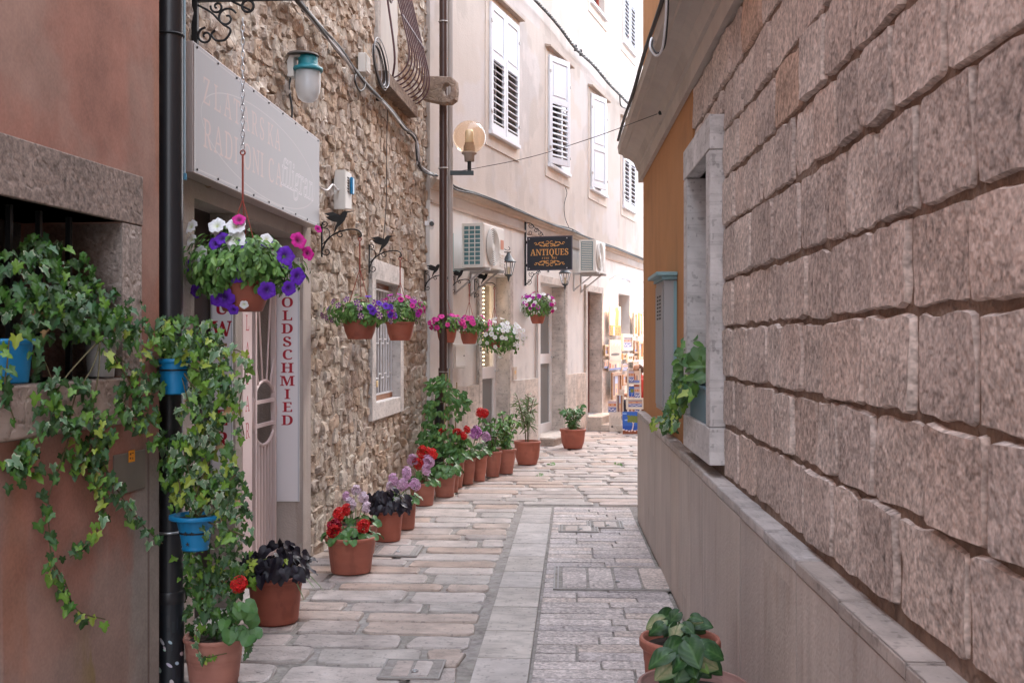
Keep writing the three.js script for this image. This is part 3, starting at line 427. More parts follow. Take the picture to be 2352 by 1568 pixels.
// ---------- cream house across the bend ----------
const LV = { c0: 3.23, c1: 3.45 };
const WC = [14.75, 17.4, 20.0, 22.6].map((D) => FA.uD(D));
const DO = { d1: [FA.u(1101.6), FA.u(1166)], d2: [FA.u(1236), FA.u(1293.6)], d3: [FA.u(1345.5), FA.u(1378)], d4: [FA.u(1421), FA.u(1446)] };
{
  const t = onWall('cream_house', 'tall cream plaster house with white shutters and pale stone doorways', 'building', FA, 0, 0);
  const cream = mat([0.62, 0.575, 0.55], { t: 'fac', b: 'plasB', bs: 0.004 }), whiteW = mat([0.86, 0.84, 0.84], { t: 'plas', b: 'plasB', bs: 0.003 });
  const uE = FA.uD(44);
  const holes = [[...DO.d1, 0.004, 2.5], [...DO.d2, 0.11, 2.5], [...DO.d3, 0.25, 2.55], [...DO.d4, 1.72, 2.58]];
  mesh('ground_floor_wall', wallShape(-0.02, uE, 0, LV.c0, holes, 0.4), whiteW, t);
  const wh = 0.6, wl = 4.42, wt = 6.12, upH = [];
  const up2 = WC.map((u) => [u - wh, u + wh, 7.82, 9.5]);
  mesh('upper_wall', wallShape(-0.02, uE, LV.c0, 11.2, [...WC.map((u) => [u - wh + 0.05, u + wh - 0.05, wl, wt]), ...up2.map((h) => [h[0] + 0.05, h[1] - 0.05, h[2], h[3]])], 0.4).translate(0, 0, 0.002), cream, t);
  mesh('back_wall', slab(-0.02, uE, 0, 11.2, -0.62, -0.42), M.limeGrey, t);
  mesh('roof', box(uE + 1, 0.2, 5, uE / 2, 11.3, -1.9), mat([0.42, 0.19, 0.12], { t: 'terra' }), t);
  const trim = mat([0.74, 0.66, 0.6], { t: 'plas', b: 'limeB', bs: 0.004 });
  mesh('cornice', sweep([[0, 3.36], [0.02, 3.37], [0.03, 3.4], [0.055, 3.42], [0.075, 3.45], [0.085, 3.47], [0, 3.5]], 0.0, uE), mat([0.66, 0.55, 0.47], { t: 'plas', b: 'limeB', bs: 0.004 }), t);
  mesh('string_course', sweep([[0, 3.2], [0.02, 3.205], [0.025, 3.235], [0, 3.24]], 0.0, uE), mat([0.6, 0.49, 0.43], { t: 'plas' }), t);
  // stone cladding at the foot
  const clad = variants([[0.72, 0.65, 0.6], [0.75, 0.66, 0.6], [0.68, 0.62, 0.58], [0.73, 0.62, 0.55]], { t: 'lime', b: 'limeB', bs: 0.004 }), r = rng(9);
  const spans = [[0.02, DO.d1[0] - 0.004], [DO.d1[1] + 0.004, DO.d2[0] - 0.004], [DO.d2[1] + 0.004, DO.d3[0] - 0.004], [DO.d3[1] + 0.004, 24]];
  for (const [a, b] of spans) { const n = Math.max(1, Math.round((b - a) / 0.62)); for (let i = 0; i < n; i++) { const x0 = lerp(a, b, i / n), x1 = lerp(a, b, (i + 1) / n); if (x1 < 16 || i % 3 === 0) mesh('cladding_slab', slab(x0 + 0.002, x1 - 0.002, 0, 1.045 + rr(-0.003, 0.003, r), 0.001, 0.035 + rr(-0.002, 0.002, r), 0.004), pick(clad, r), t); } }
  // reveals and jamb stones at the doors
  const jm = mat([0.72, 0.66, 0.62], { t: 'lime', b: 'limeB', bs: 0.006 });
  for (const [k, d] of [['d1', DO.d1], ['d2', DO.d2], ['d3', DO.d3]]) {
    for (const [v0, v1] of [[0, 0.86], [0.863, 1.45], [1.453, 2.49]]) mesh('jamb_stone', slab(d[1] - 0.012, d[1] + 0.001, Math.max(v0, 0.12), v1, -0.39, 0.012, 0.003), jm, t);
    mesh('door_trim', slab(d[0] - 0.12, d[0], 0.0, 2.62, 0.002, 0.04, 0.004), k === 'd2' ? whiteW : jm, t); mesh('door_trim', slab(d[1], d[1] + 0.13, 0, 2.62, 0.002, 0.041, 0.004), jm, t);
    mesh('door_head', slab(d[0], d[1], 2.505, 2.62, 0.002, 0.039, 0.004), jm, t);
  }
  // doors
  const wd = mat([0.8, 0.79, 0.79], { roughness: 0.4 });
  function glazed(name, d, w, v0, split, m, leds) {
    const [a, b] = [d[0] + 0.002, d[1] - 0.014], top = 2.498; const dr = mesh(name, merge([slab(a, a + 0.1, v0, top, w - 0.03, w + 0.03), slab(b - 0.1, b, v0, top, w - 0.03, w + 0.03), slab(a + 0.1, b - 0.1, top - 0.12, top, w - 0.03, w + 0.03), slab(a + 0.1, b - 0.1, split - 0.08, split + 0.08, w - 0.03, w + 0.03), slab(a + 0.1, b - 0.1, v0, v0 + 0.14, w - 0.03, w + 0.03)]), m, t);
    mesh('glass_pane', slab(a + 0.1, b - 0.1, split + 0.08, top - 0.12, w - 0.004, w + 0.004), leds ? M.glass : M.paneGrey, dr); mesh('glass_pane', slab(a + 0.1, b - 0.1, v0 + 0.14, split - 0.08, w - 0.004, w + 0.004), M.paneGrey, dr);
    mesh('handle', merge([rod(V(b - 0.05, split + 0.02, w + 0.03), V(b - 0.05, split + 0.02, w + 0.08), 0.01), rod(V(b - 0.05, split + 0.02, w + 0.08), V(b - 0.17, split + 0.02, w + 0.08), 0.01)]), M.steel, dr); return dr;
  }
  M.paneGrey = new THREE.MeshPhysicalMaterial({ color: lin(0.2, 0.21, 0.21), roughness: 0.08 });
  glazed('shop_door', DO.d1, -0.2, 0.01, 1.17, wd, true);
  glazed('glass_door', DO.d2, -0.22, 0.13, 1.32, wd, false);
  const d3 = mesh('red_door', slab(DO.d3[0] + 0.002, DO.d3[1] - 0.013, 0.26, 2.548, -0.26, -0.2), mat([0.17, 0.035, 0.025], { roughness: 0.4, t: 'terra' }), t);
  for (const [v0, v1] of [[0.4, 1.1], [1.2, 2.4]]) mesh('panel', slab(DO.d3[0] + 0.15, DO.d3[1] - 0.15, v0, v1, -0.199, -0.185, 0.006), d3.material, d3);
  const nw = mesh('window', slab(DO.d4[0], DO.d4[1], 1.72, 2.58, -0.3, -0.28), M.darkGlass, t); mesh('reveal', slab(DO.d4[1] - 0.012, DO.d4[1], 1.72, 2.575, -0.3, 0.01), whiteW, nw);
  // steps
  const stp = mat([0.64, 0.56, 0.5], { t: 'lime', b: 'limeB', bs: 0.004 });
  mesh('step', slab(DO.d2[0] - 0.02, DO.d2[1] + 0.06, 0, 0.095, -0.4, 0.26, 0.006), mat([0.5, 0.41, 0.35], { t: 'lime', b: 'limeB', bs: 0.005 }), t); mesh('tread', slab(DO.d2[0] - 0.03, DO.d2[1] + 0.07, 0.096, 0.128, -0.4, 0.28, 0.006), stp, t);
  mesh('step', slab(DO.d3[0] - 0.02, DO.d3[1] + 0.1, 0, 0.25, -0.4, 0.3, 0.008), stp, t); mesh('step', slab(DO.d3[0] - 0.12, DO.d3[1] + 0.25, 0, 0.12, 0.302, 0.9, 0.012), stp, t);
  // shuttered windows
  const sh = mat([0.68, 0.7, 0.75], { roughness: 0.55 }), shd = sh;
  function leaf(parent, x0, dir, v0, v1, open, solid) {                    // hinge at x0, dir +1 opens to the right
    const g = new THREE.Group(); g.name = 'shutter_leaf'; parent.add(g); g.position.set(x0, v0, 0.02); g.rotation.y = -dir * open; const W = wh - 0.012, H = v1 - v0, T = 0.035, s = (a, b, c, d, z0 = 0, z1 = T) => (dir > 0 ? slab(a, b, c, d, z0, z1, 0.003) : slab(-b, -a, c, d, z0, z1, 0.003));
    const st = 0.075, mid = solid ? H * 0.4 : H * 0.56;
    mesh('stile', s(0, st, 0, H), sh, g); mesh('stile', s(W - st, W, 0, H), sh, g); for (const [a, b] of [[0, 0.1], [mid, mid + 0.09], [H - 0.09, H]]) mesh('rail', s(st, W - st, a, b), sh, g);
    mesh('panel', s(st, W - st, mid + 0.09, H - 0.09, 0.006, 0.02), sh, g); mesh('raised_panel', s(st + 0.035, W - st - 0.035, mid + 0.13, H - 0.13, 0.02, 0.03), sh, g);
    if (solid) { mesh('panel', s(st, W - st, 0.1, mid, 0.006, 0.02), sh, g); mesh('raised_panel', s(st + 0.035, W - st - 0.035, 0.14, mid - 0.04, 0.02, 0.03), sh, g); }
    else { const n = Math.round((mid - 0.1) / 0.085); for (let i = 0; i < n; i++) { const y = 0.1 + (i + 0.5) * (mid - 0.1) / n, q = box(W - 2 * st, 0.012, 0.06, 0, 0, 0).rotateX(0.7).translate(dir * W / 2, y, 0.016); mesh('slat', q, sh, g); } }
    for (const y of [0.25, H - 0.25]) mesh('hinge', s(-0.02, 0.03, y - 0.02, y + 0.02, T, T + 0.012), M.steelDull, g);
    return g;
  }
  const hood = mat([0.46, 0.36, 0.3], { t: 'plas' });
  function win(u, v0, v1, l, rg, solid, glassOnly) {
    const w = new THREE.Group(); w.name = 'window'; t.add(w); w.position.set(u, 0, 0);
    mesh('surround', merge([slab(-wh - 0.12, -wh + 0.04, v0 - 0.06, v1 + 0.1, -0.02, 0.016), slab(wh - 0.04, wh + 0.12, v0 - 0.06, v1 + 0.1, -0.02, 0.016), slab(-wh + 0.04, wh - 0.04, v1, v1 + 0.1, -0.02, 0.016), slab(-wh - 0.12, wh + 0.12, v0 - 0.22, v0 - 0.062, -0.02, 0.017)]), trim, w);
    mesh('sill', slab(-wh - 0.02, wh + 0.02, v0 - 0.06, v0 - 0.008, -0.05, 0.075, 0.006), sh, w);
    mesh('drip_hood', sweep([[0, v1 + 0.1], [0.1, v1 + 0.1], [0.1, v1 + 0.122], [0, v1 + 0.15]], -wh - 0.13, wh + 0.13), hood, w);
    mesh('dark_pane', slab(-wh + 0.05, wh - 0.05, v0, v1, -0.16, -0.14), M.darkGlass, w); mesh('window_frame', merge([slab(-0.03, 0.03, v0, v1, -0.138, -0.1), slab(-wh + 0.05, -wh + 0.11, v0, v1, -0.138, -0.1), slab(wh - 0.11, wh - 0.05, v0, v1, -0.138, -0.1)]), glassOnly ? M.redwire : shd, w);
    if (!glassOnly) { leaf(w, -wh, 1, v0, v1, l, solid); leaf(w, wh, -1, v0, v1, rg, solid); }
  }
  win(WC[0], wl, wt, 0, 0); win(WC[1], wl, wt, 0.3, 0.02); win(WC[2], wl, wt, 0.24, 0.02, true); win(WC[3], wl, wt, 0, 0);
  win(WC[0], 7.82, 9.5, 0, 0); win(WC[1], 7.82, 9.5, 0, 0); win(WC[2], 7.82, 9.5, 0, 0, false, true); win(WC[3], 7.82, 9.5, 0, 0);
  for (const u of [WC[3] + 2.74]) win(u, wl, wt, 0, 0);
  // LED curtain lights hanging behind the shop door glass
  const lc = onWall('string_lights', 'warm dotted string lights hanging behind the shop door glass', 'string lights', FA, DO.d1[0] + 0.1, 1.25, -0.29);
  const W = DO.d1[1] - DO.d1[0] - 0.22; mesh('backing', slab(0, W, 0, 1.14, -0.04, -0.03), mat([0.16, 0.1, 0.05], { roughness: 0.7 }), lc);
  const led = new THREE.MeshStandardMaterial({ color: 0x222222, emissive: lin(1, 0.72, 0.42), emissiveIntensity: 1.6 }), bulb = new THREE.IcosahedronGeometry(0.014, 1), bg = [];
  for (let i = 0; i < 6; i++) { mesh('wire', slab(0.05 + i * (W - 0.1) / 5 - 0.002, 0.05 + i * (W - 0.1) / 5 + 0.002, 0, 1.14, -0.02, -0.016), M.cable, lc); for (let j = 0; j < 20; j++) bg.push(bulb.clone().translate(0.05 + i * (W - 0.1) / 5, 0.03 + j * 0.056, -0.008)); }
  const lb = mesh('bulbs', merge(bg), led, lc, 'stuff');
  const ll = new THREE.PointLight(lin(1, 0.75, 0.48), 0.03); ll.position.set(W / 2, 0.6, 0.03); ll.castShadow = true; lc.add(ll);
}
// ---------- fixtures on the walls ----------
const facing = (name, label, cat, wall, u, v, w = 0, group) => thing(name, label, cat, wall.point(u, v, w), wall.phi - Math.PI / 2, group);   // local x out of the wall, z to the street's near end
const wallFor = (x) => (x < 712 ? S1 : x < 918 ? S2 : x < 990 ? S3 : FA);
const wp = (x, y, w) => wallFor(x).world(x, y, w);
const spiral = (cx, cy, r, a0, turns, n = 14, dir = 1) => { const o = []; for (let i = 0; i <= n; i++) { const k = i / n, a = a0 + dir * turns * 2 * Math.PI * k, q = r * (1 - 0.8 * k); o.push(V(cx + q * Math.cos(a), cy + q * Math.sin(a), 0)); } return o; };
const paint = (w, h, draw, o = {}) => new THREE.MeshStandardMaterial({ roughness: 0.5, map: canvasTex(w, h, draw), ...o });
{ // near drainpipe
  const p = at(390, CY, 4.95), t = thing('drainpipe', 'thick black drainpipe at corner of the pink house', 'drainpipe', V(p.x, 0, p.z));
  const scuff = paint(256, 512, (g) => { g.fillStyle = '#1b2026'; g.fillRect(0, 0, 256, 512); const r = rng(3); for (let i = 0; i < 60; i++) { g.fillStyle = `rgba(${40 + r() * 20},${50 + r() * 20},${60 + r() * 20},0.35)`; g.fillRect(r() * 256, r() * 512, 3 + r() * 10, 20 + r() * 80); } for (let i = 0; i < 26; i++) { g.save(); g.translate(r() * 256, 180 + r() * 320); g.rotate(-0.5 + r() * 0.5); g.fillStyle = `rgba(${170 + r() * 50},${190 + r() * 30},${190 + r() * 30},0.9)`; g.beginPath(); g.ellipse(0, 0, 3 + r() * 6, 6 + r() * 16, 0, 0, 7); g.fill(); g.restore(); } }, { roughness: 0.45 });
  const lo = new THREE.CylinderGeometry(0.063, 0.063, 0.41, 24, 1).translate(0, 0.205, 0); lo.userData.uvd = true; mesh('lower_pipe', lo, scuff, t);
  mesh('pipe', cyl(0.058, 0.058, 6.6, 0, 3.7, 0, 24), M.black, t); mesh('collar', lathe([[0.058, 0], [0.068, 0.004], [0.068, 0.05], [0.06, 0.058]], 24).translate(0, 0.39, 0), M.black, t);
  const b = 0.72; mesh('bracket', merge([new THREE.TorusGeometry(0.062, 0.006, 6, 24).rotateX(Math.PI / 2).translate(0, b, 0), box(0.05, 0.012, 0.016, -0.08, b + 0.01, 0.03)]), M.steel, t); mesh('bracket', new THREE.TorusGeometry(0.061, 0.006, 6, 24).rotateX(Math.PI / 2).translate(0, 3.02, 0), M.iron, t);
  const q = at(423, CY, 5.05), c = thing('wall_conduit', 'thin pale conduit running beside the black drainpipe', 'conduit', V(q.x, 0, q.z)); mesh('tube', cyl(0.006, 0.006, 3, 0, 3.88, 0, 8), mat([0.4, 0.55, 0.62], { roughness: 0.4 }), c); mesh('end_cap', cyl(0.011, 0.011, 0.03, 0, 2.38, 0, 10), mat([0.1, 0.3, 0.45]), c);
}
{ // wrought iron sign bracket with long arm
  const u = S1.u(441), v = S1.hit(441, 3).v, t = facing('scroll_bracket', 'black wrought iron scroll bracket with long arm above metal shop sign', 'bracket', S1, u, v);
  mesh('wall_plate', slab(0, 0.03, -0.22, 0.25, -0.015, 0.015, 0.003), M.iron, t); mesh('arm', slab(0.03, 0.9, -0.004, 0.016, -0.01, 0.01), M.iron, t);
  const sc = [[[0.03, -0.02], [0.1, -0.06], [0.16, -0.12], [0.2, -0.15], [0.17, -0.2], [0.12, -0.2], [0.1, -0.17], [0.12, -0.15]], [[0.03, 0], [0.14, 0.02], [0.24, -0.02], [0.3, -0.05]]];
  for (const s of sc) mesh('scroll', tube(s.map(([x, y]) => [x, y, 0]), 0.006, 40, 6), M.iron, t);
  mesh('scroll', tube(spiral(0.18, -0.09, 0.055, 0.5, 1.2), 0.006, 40, 6), M.iron, t); mesh('scroll', tube(spiral(0.07, -0.18, 0.045, 1.6, 1.3), 0.006, 40, 6), M.iron, t); mesh('scroll', tube(spiral(0.13, -0.03, 0.035, 3, 1.2), 0.006, 40, 6), M.iron, t); mesh('ring', new THREE.TorusGeometry(0.03, 0.007, 8, 20).translate(0.29, -0.03, 0), M.iron, t);
}
{ // big metal sign
  const w = 0.1, a = S1.hit(443, 395, w), b = S1.hit(733, 320, w), W = b.u - a.u, H = b.v - a.v, t = onWall('metal_shop_sign', 'long brushed metal sign board with etched lettering and ellipse', 'sign', S1, a.u, a.v, w);
  const face = canvasTex(2048, 512, (g, cw, ch) => {
    g.fillStyle = '#8f827f'; g.fillRect(0, 0, cw, ch); const r = rng(8); for (let x = 0; x < cw; x += 3) { g.fillStyle = `rgba(${r() > 0.5 ? 255 : 150},${r() > 0.5 ? 240 : 140},${r() > 0.5 ? 240 : 150},0.07)`; g.fillRect(x, 0, 2, ch); }
    g.strokeStyle = '#b9aaa6'; g.lineWidth = 5; g.beginPath(); g.ellipse(1010, 285, 930, 205, 0.03, 0, 7); g.stroke(); g.strokeRect(14, 14, cw - 28, ch - 28);
    const word = (s, x, y, px, step, st) => { g.font = `${px}px ${st}`; [...s].forEach((c, i) => g.fillText(c, x + i * step, y)); };
    g.fillStyle = '#c49c8d'; word('ZLATARSKA', 100, 215, 150, 128, 'serif'); word('RADIONICA', 100, 395, 165, 130, 'serif');
    g.strokeStyle = '#eadfdc'; g.lineWidth = 6; g.font = 'italic 190px serif'; g.strokeStyle = '#d6cccd'; g.lineWidth = 5; g.strokeText('filigran', 1230, 380); g.fillStyle = '#8d7b78'; g.font = '34px sans-serif'; g.fillText('NAKIT · SREBRO · ZLATO', 1010, 446);
  });
  const mm = new THREE.MeshStandardMaterial({ map: face, metalness: 0.85, roughness: 0.34, color: lin(0.3, 0.27, 0.262) });
  const f = mesh('face', panel(W - 0.012, H - 0.012), mm, t); f.position.set(W / 2, H / 2, 0.002);
  mesh('casing', slab(0, W, 0, H, -0.095, 0, 0.004), mat([0.52, 0.45, 0.43], { metalness: 0.5, roughness: 0.4 }), t);
  for (let i = 0; i < 9; i++) for (const y of [0.02, H - 0.02]) mesh('screw', cyl(0.006, 0.006, 0.004, 0, 0, 0, 8).rotateX(Math.PI / 2).translate(0.05 + i * (W - 0.1) / 8, y, 0.004), M.dark, t);
}
// lettered panels beside the two doorways
function stacked(text, top, step, size, colour, W, H, stretch) { return canvasTex(128, Math.round(128 * H / W), (g, cw, ch) => { const k = ch / H; g.fillStyle = '#e9e6ea'; g.fillRect(0, 0, cw, ch); g.fillStyle = '#b9bcc6'; g.fillRect(0, 0, 5, ch); g.fillRect(cw - 5, 0, 5, ch); g.fillStyle = colour; g.textAlign = 'center'; g.textBaseline = 'middle'; g.font = `bold ${size * k}px serif`; [...text].forEach((c, i) => { g.save(); g.translate(cw / 2, (top + i * step) * k); g.scale(stretch, 1); g.fillText(c, 0, 0); g.restore(); }); }); }
{
  const mk = (name, label, u, w0, w1, v0, v1, text, first, step, size, st) => { const W = w1 - w0, H = v1 - v0, t = facing(name, label, 'sign', S1, u - 0.014, v0, w0); mesh('board', slab(0, W, 0, H, -0.012, 0, 0.002), M.white, t); const f = mesh('face', panel(W - 0.008, H - 0.008), new THREE.MeshStandardMaterial({ roughness: 0.35, map: stacked(text, v1 - first, step, size, '#a8152c', W, H, st) }), t); f.position.set(W / 2, H / 2, 0.0015); };
  mk('letter_sign', 'tall white panel reading GOLDSCHMIED in red capitals', S1.uD(7.635), -0.185, -0.012, 0.455, 2.2, 'GOLDSCHMIED', 1.975, 0.094, 0.098, 1.28);
  mk('letter_sign', 'white panel with red capitals JUWELIER behind the trailing ivy', S1.uD(6.16), -0.14, -0.012, 0.735, 2.25, 'JUWELIER', 1.93, 0.1286, 0.125, 1.0);
  const w = -0.1, a = S1.u(556, w), b = S1.u(578.5, w), t = onWall('letter_sign', 'narrow pinkish board reading ZLATAR in thin red capitals', 'sign', S1, a, 0.1, w), W = b - a, H = 2.15;
  mesh('board', slab(0, W, 0, H, -0.03, 0, 0.003), mat([0.74, 0.6, 0.58], { roughness: 0.45 }), t); const f = mesh('face', panel(W - 0.01, H - 0.01), new THREE.MeshStandardMaterial({ roughness: 0.45, map: canvasTex(192, 1024, (g, cw, ch) => { g.fillStyle = '#e0cbc9'; g.fillRect(0, 0, cw, ch); g.fillStyle = '#b3323f'; g.textAlign = 'center'; g.textBaseline = 'middle'; g.font = '66px serif'; [...'ZLATAR'].forEach((c, i) => { g.save(); g.translate(cw / 2, (2.25 - 1.888 + i * 0.17) / H * ch); g.scale(1.9, 1); g.fillText(c, 0, 0); g.restore(); }); }) }), t); f.position.set(W / 2, H / 2, 0.0015);
}
{ // bulkhead lamp
  const u = S1.u(662), v = S1.hit(662, 150).v, t = facing('bulkhead_lamp', 'turquoise capped wall lamp with frosted glass jar', 'lamp', S1, u, v); const x = 0.135, teal = mat([0.02, 0.22, 0.27], { roughness: 0.45, b: 'rubB', bs: 0.003 });
  mesh('wall_arm', merge([slab(0.0, 0.05, -0.09, 0.05, -0.05, 0.05, 0.01), slab(0.0, 0.13, 0.045, 0.06, -0.05, 0.05, 0.005)]), M.whiteRough, t); mesh('top_plate', cyl(0.105, 0.11, 0.012, 0.1, 0.068, 0, 28), mat([0.12, 0.1, 0.09], { roughness: 0.7 }), t);
  mesh('cap', lathe([[0.001, 0.062], [0.062, 0.062], [0.066, 0.045], [0.066, 0], [0.082, -0.012], [0.1, -0.02], [0.103, -0.035], [0.098, -0.045], [0.001, -0.045]], 28).translate(x, 0, 0), teal, t);
  mesh('glass_jar', lathe([[0.084, -0.04], [0.086, -0.13], [0.082, -0.18], [0.066, -0.225], [0.04, -0.25], [0.001, -0.258]], 28).translate(x, 0, 0), new THREE.MeshPhysicalMaterial({ color: lin(0.82, 0.84, 0.86), roughness: 0.35, transmission: 0.55, thickness: 0 }), t);
  mesh('bulb', lathe([[0.001, -0.04], [0.03, -0.04], [0.034, -0.12], [0.02, -0.16], [0.001, -0.165]], 16).translate(x, 0, 0), M.white, t); mesh('cable', tube([V(0.02, -0.09, 0.02), V(0.01, -0.16, 0.02), V(0.025, -0.3, 0.0), V(0.012, -0.45, 0)], 0.007, 20, 6), M.cable, t);
}
{ // alarm siren
  const a = S2.hit(781, 478, 0.06), t = onWall('alarm_box', 'white alarm siren box with blue lens on rough stone wall', 'alarm', S2, a.u, a.v, 0.0); const h = 0.3, wd = 0.2;
  mesh('body', plate([[0, 0], [wd, 0.02], [wd, h], [0, h]], 0.085, 0.006).translate(0, 0, 0.012), M.acWhite, t); mesh('blue_lens', slab(0.13, wd - 0.005, 0.13, h - 0.03, 0.106, 0.13, 0.01), mat([0.01, 0.2, 0.42], { roughness: 0.25 }), t);
  for (let i = 0; i < 6; i++) mesh('sound_slot', slab(0.06, 0.11, 0.14 + i * 0.022, 0.15 + i * 0.022, 0.103, 0.105), M.dark, t);
  const c = thing('alarm_cable', 'short white cable between metal sign and alarm box', 'cable', V()); mesh('lead', tube([S1.world(734, 430, 0.06), S2.world(748, 437, 0.08), S2.world(764, 424, 0.07), S2.world(775, 436, 0.05), S2.world(783, 428, 0.04)], 0.008, 30, 6), M.white, c);
}
// bird brackets
const hooks = [];
function birdBracket(wall, xp, yHook, len, label) {
  const u = wall.u(xp), t = facing('bird_bracket', label, 'bracket', wall, u, wall.hit(xp, yHook).v, 0.02, 'bird brackets for the flower baskets'); const s = len / 0.29, z = (l) => l.map(([x, y]) => [x * s, y * s, 0]);
  mesh('wall_bar', slab(-0.006, 0.006, -0.19 * s, 0.07 * s, -0.006, 0.006), M.iron, t);
  mesh('arm', tube(z([[0, -0.15], [0.03, -0.08], [0.08, -0.03], [0.15, 0], [0.22, 0.012], [0.27, 0.005], [0.295, -0.02], [0.29, -0.045], [0.275, -0.04]]), 0.006, 40, 6), M.iron, t);
  mesh('scroll', tube(z([[0.0, 0.03], [0.05, 0.01], [0.06, -0.03], [0.03, -0.07], [0.0, -0.1]]), 0.004, 24, 6), M.iron, t); mesh('scroll', tube(spiral(0.035 * s, -0.15 * s, 0.035 * s, 2.6, 1.2), 0.004, 30, 6), M.iron, t); mesh('scroll', tube(spiral(0.14 * s, -0.025 * s, 0.03 * s, 1.4, 1.1), 0.004, 30, 6), M.iron, t); mesh('scroll', tube(spiral(0.02 * s, 0.055 * s, 0.025 * s, -1.6, 1.1), 0.004, 30, 6), M.iron, t);
  mesh('bird', plate([[0.03, 0.105], [0.1, 0.118], [0.135, 0.108], [0.15, 0.135], [0.17, 0.15], [0.19, 0.145], [0.25, 0.148], [0.192, 0.134], [0.185, 0.112], [0.172, 0.08], [0.15, 0.055], [0.12, 0.03], [0.1, -0.005], [0.09, -0.012], [0.1, 0.03], [0.115, 0.065], [0.085, 0.07], [0.05, 0.085]].map(([x, y]) => [x * s, y * s]), 0.005).translate(0, 0, -0.0025), M.iron, t);
  mesh('wing', plate([[0.02, 0.125], [0.08, 0.14], [0.14, 0.115], [0.15, 0.09], [0.12, 0.085], [0.07, 0.1]].map(([x, y]) => [x * s, y * s]), 0.004).rotateY(0.3).translate(0, 0.004, 0.012), M.iron, t);
  hooks.push(t.localToWorld(V(0.285 * s, -0.05 * s, 0).clone()));
}
scene.updateMatrixWorld(true);
function bb(...a) { birdBracket(...a); scene.updateMatrixWorld(true); const t = scene.children[scene.children.length - 1]; hooks[hooks.length - 1] = t.localToWorld(V(0.285 * a[3] / 0.29, -0.05 * a[3] / 0.29, 0)); }
bb(S2, 733, 531, 0.3, 'hummingbird bracket holding the striped purple petunia basket'); bb(S2, 843, 579, 0.29, 'hummingbird bracket above the white-framed barred window'); bb(S3, 972, 634, 0.26, 'hummingbird bracket half across the brown downpipe');
bb(FA, 1032, 644, 0.24, 'small hummingbird bracket just beyond the brown downpipe'); bb(FA, 1087, 652, 0.27, 'hummingbird bracket beside the lit shop doorway');
{ // cable bundle and boxes
  const t = thing('cable_bundle', 'bundle of black and grey cables strung along the stone wall', 'cable', V()), path = [[660, -25], [681, 0], [719, 44], [781, 117], [819, 164], [848, 202], [895, 255], [927, 293], [957, 321], [961, 350], [962, 381], [976, 394], [1004, 404]];
  const r = rng(12); for (let k = 0; k < 5; k++) mesh('strand', tube(path.map(([x, y]) => wp(x + rr(-5, 5, r), y + rr(-4, 4, r), 0.07 + rr(0, 0.03, r))), rr(0.009, 0.015, r), 90, 6), k % 2 ? M.cableGrey : M.cable, t);
  mesh('loose_loop', tube([wp(819, 160, 0.08), wp(815, 185, 0.1), wp(826, 208, 0.1), wp(838, 196, 0.1), wp(836, 178, 0.08)], 0.008, 30, 6), M.cable, t); mesh('drop_wire', tube([wp(890, 250, 0.05), wp(888, 330, 0.06), wp(887, 460, 0.06), wp(880, 560, 0.05)], 0.004, 40, 5), M.cable, t);
  for (const [x, y] of [[700, 22], [790, 128], [870, 228], [940, 304]]) mesh('clip', box(0.05, 0.03, 0.04, 0, 0, 0, 0.006).translate(...wp(x, y, 0.07).toArray()), M.iron, t);
  const a = S2.hit(829, 165, 0.05), j = onWall('junction_box', 'small white junction box above the cable bundle', 'junction box', S2, a.u, a.v, 0.02); mesh('box', slab(0, 0.17, 0, 0.17, 0, 0.07, 0.008), M.acWhite, j); mesh('lid', slab(0.012, 0.158, 0.012, 0.158, 0.0705, 0.078, 0.004), M.acWhite, j);
  const c = thing('wire_coil', 'coil of spare black wire hung by the stone ledge', 'cable', S2.world(866, 150, 0.1), S2.phi); for (let k = 0; k < 7; k++) { const g = new THREE.TorusGeometry(0.14 + 0.012 * k, 0.005, 5, 30); g.scale(1.5, 0.85, 1).rotateZ(-0.5 + 0.04 * k).translate(0.03 * Math.sin(k), 0.02 * Math.cos(k * 2), 0.008 * k); mesh('turn', g, k % 3 ? M.cable : M.cableGrey, c); }
}
{ // bellied window grille
  const t = onWall('window_grille', 'bellied purple brown iron grille bulging over the upper stone ledge', 'grille', S2, gw.u0, gw.v, 0), pm = mat([0.085, 0.035, 0.042], { roughness: 0.45 }), W = gw.u1 - gw.u0, n = 9;
  for (let i = 0; i < n; i++) { const u = lerp(0.3, W - 0.02, i / (n - 1)); mesh('bar', tube([[u, 1.55, 0.0], [u, 1.3, 0.06], [u, 1.0, 0.132], [u, 0.7, 0.205], [u, 0.52, 0.247], [u, 0.4, 0.266], [u, 0.28, 0.25], [u, 0.2, 0.2], [u, 0.15, 0.13], [u, 0.136, 0.06], [u, 0.14, 0]], 0.008, 60, 6), pm, t); }
  for (const [y, z] of [[0.75, 0.192], [1.5, 0.012]]) mesh('cross_bar', slab(0.28, W, y - 0.008, y + 0.008, z - 0.004, z + 0.012), pm, t);
  for (const y of [0.95, 1.45]) mesh('ring', new THREE.TorusGeometry(0.1, 0.008, 6, 24).translate(0.22, y, 0.1), pm, t); mesh('side_bar', tube([[0.2, 1.6, 0.03], [0.2, 1.0, 0.06], [0.22, 0.3, 0.14], [0.3, 0.14, 0.1]], 0.011, 30, 6), pm, t);
}
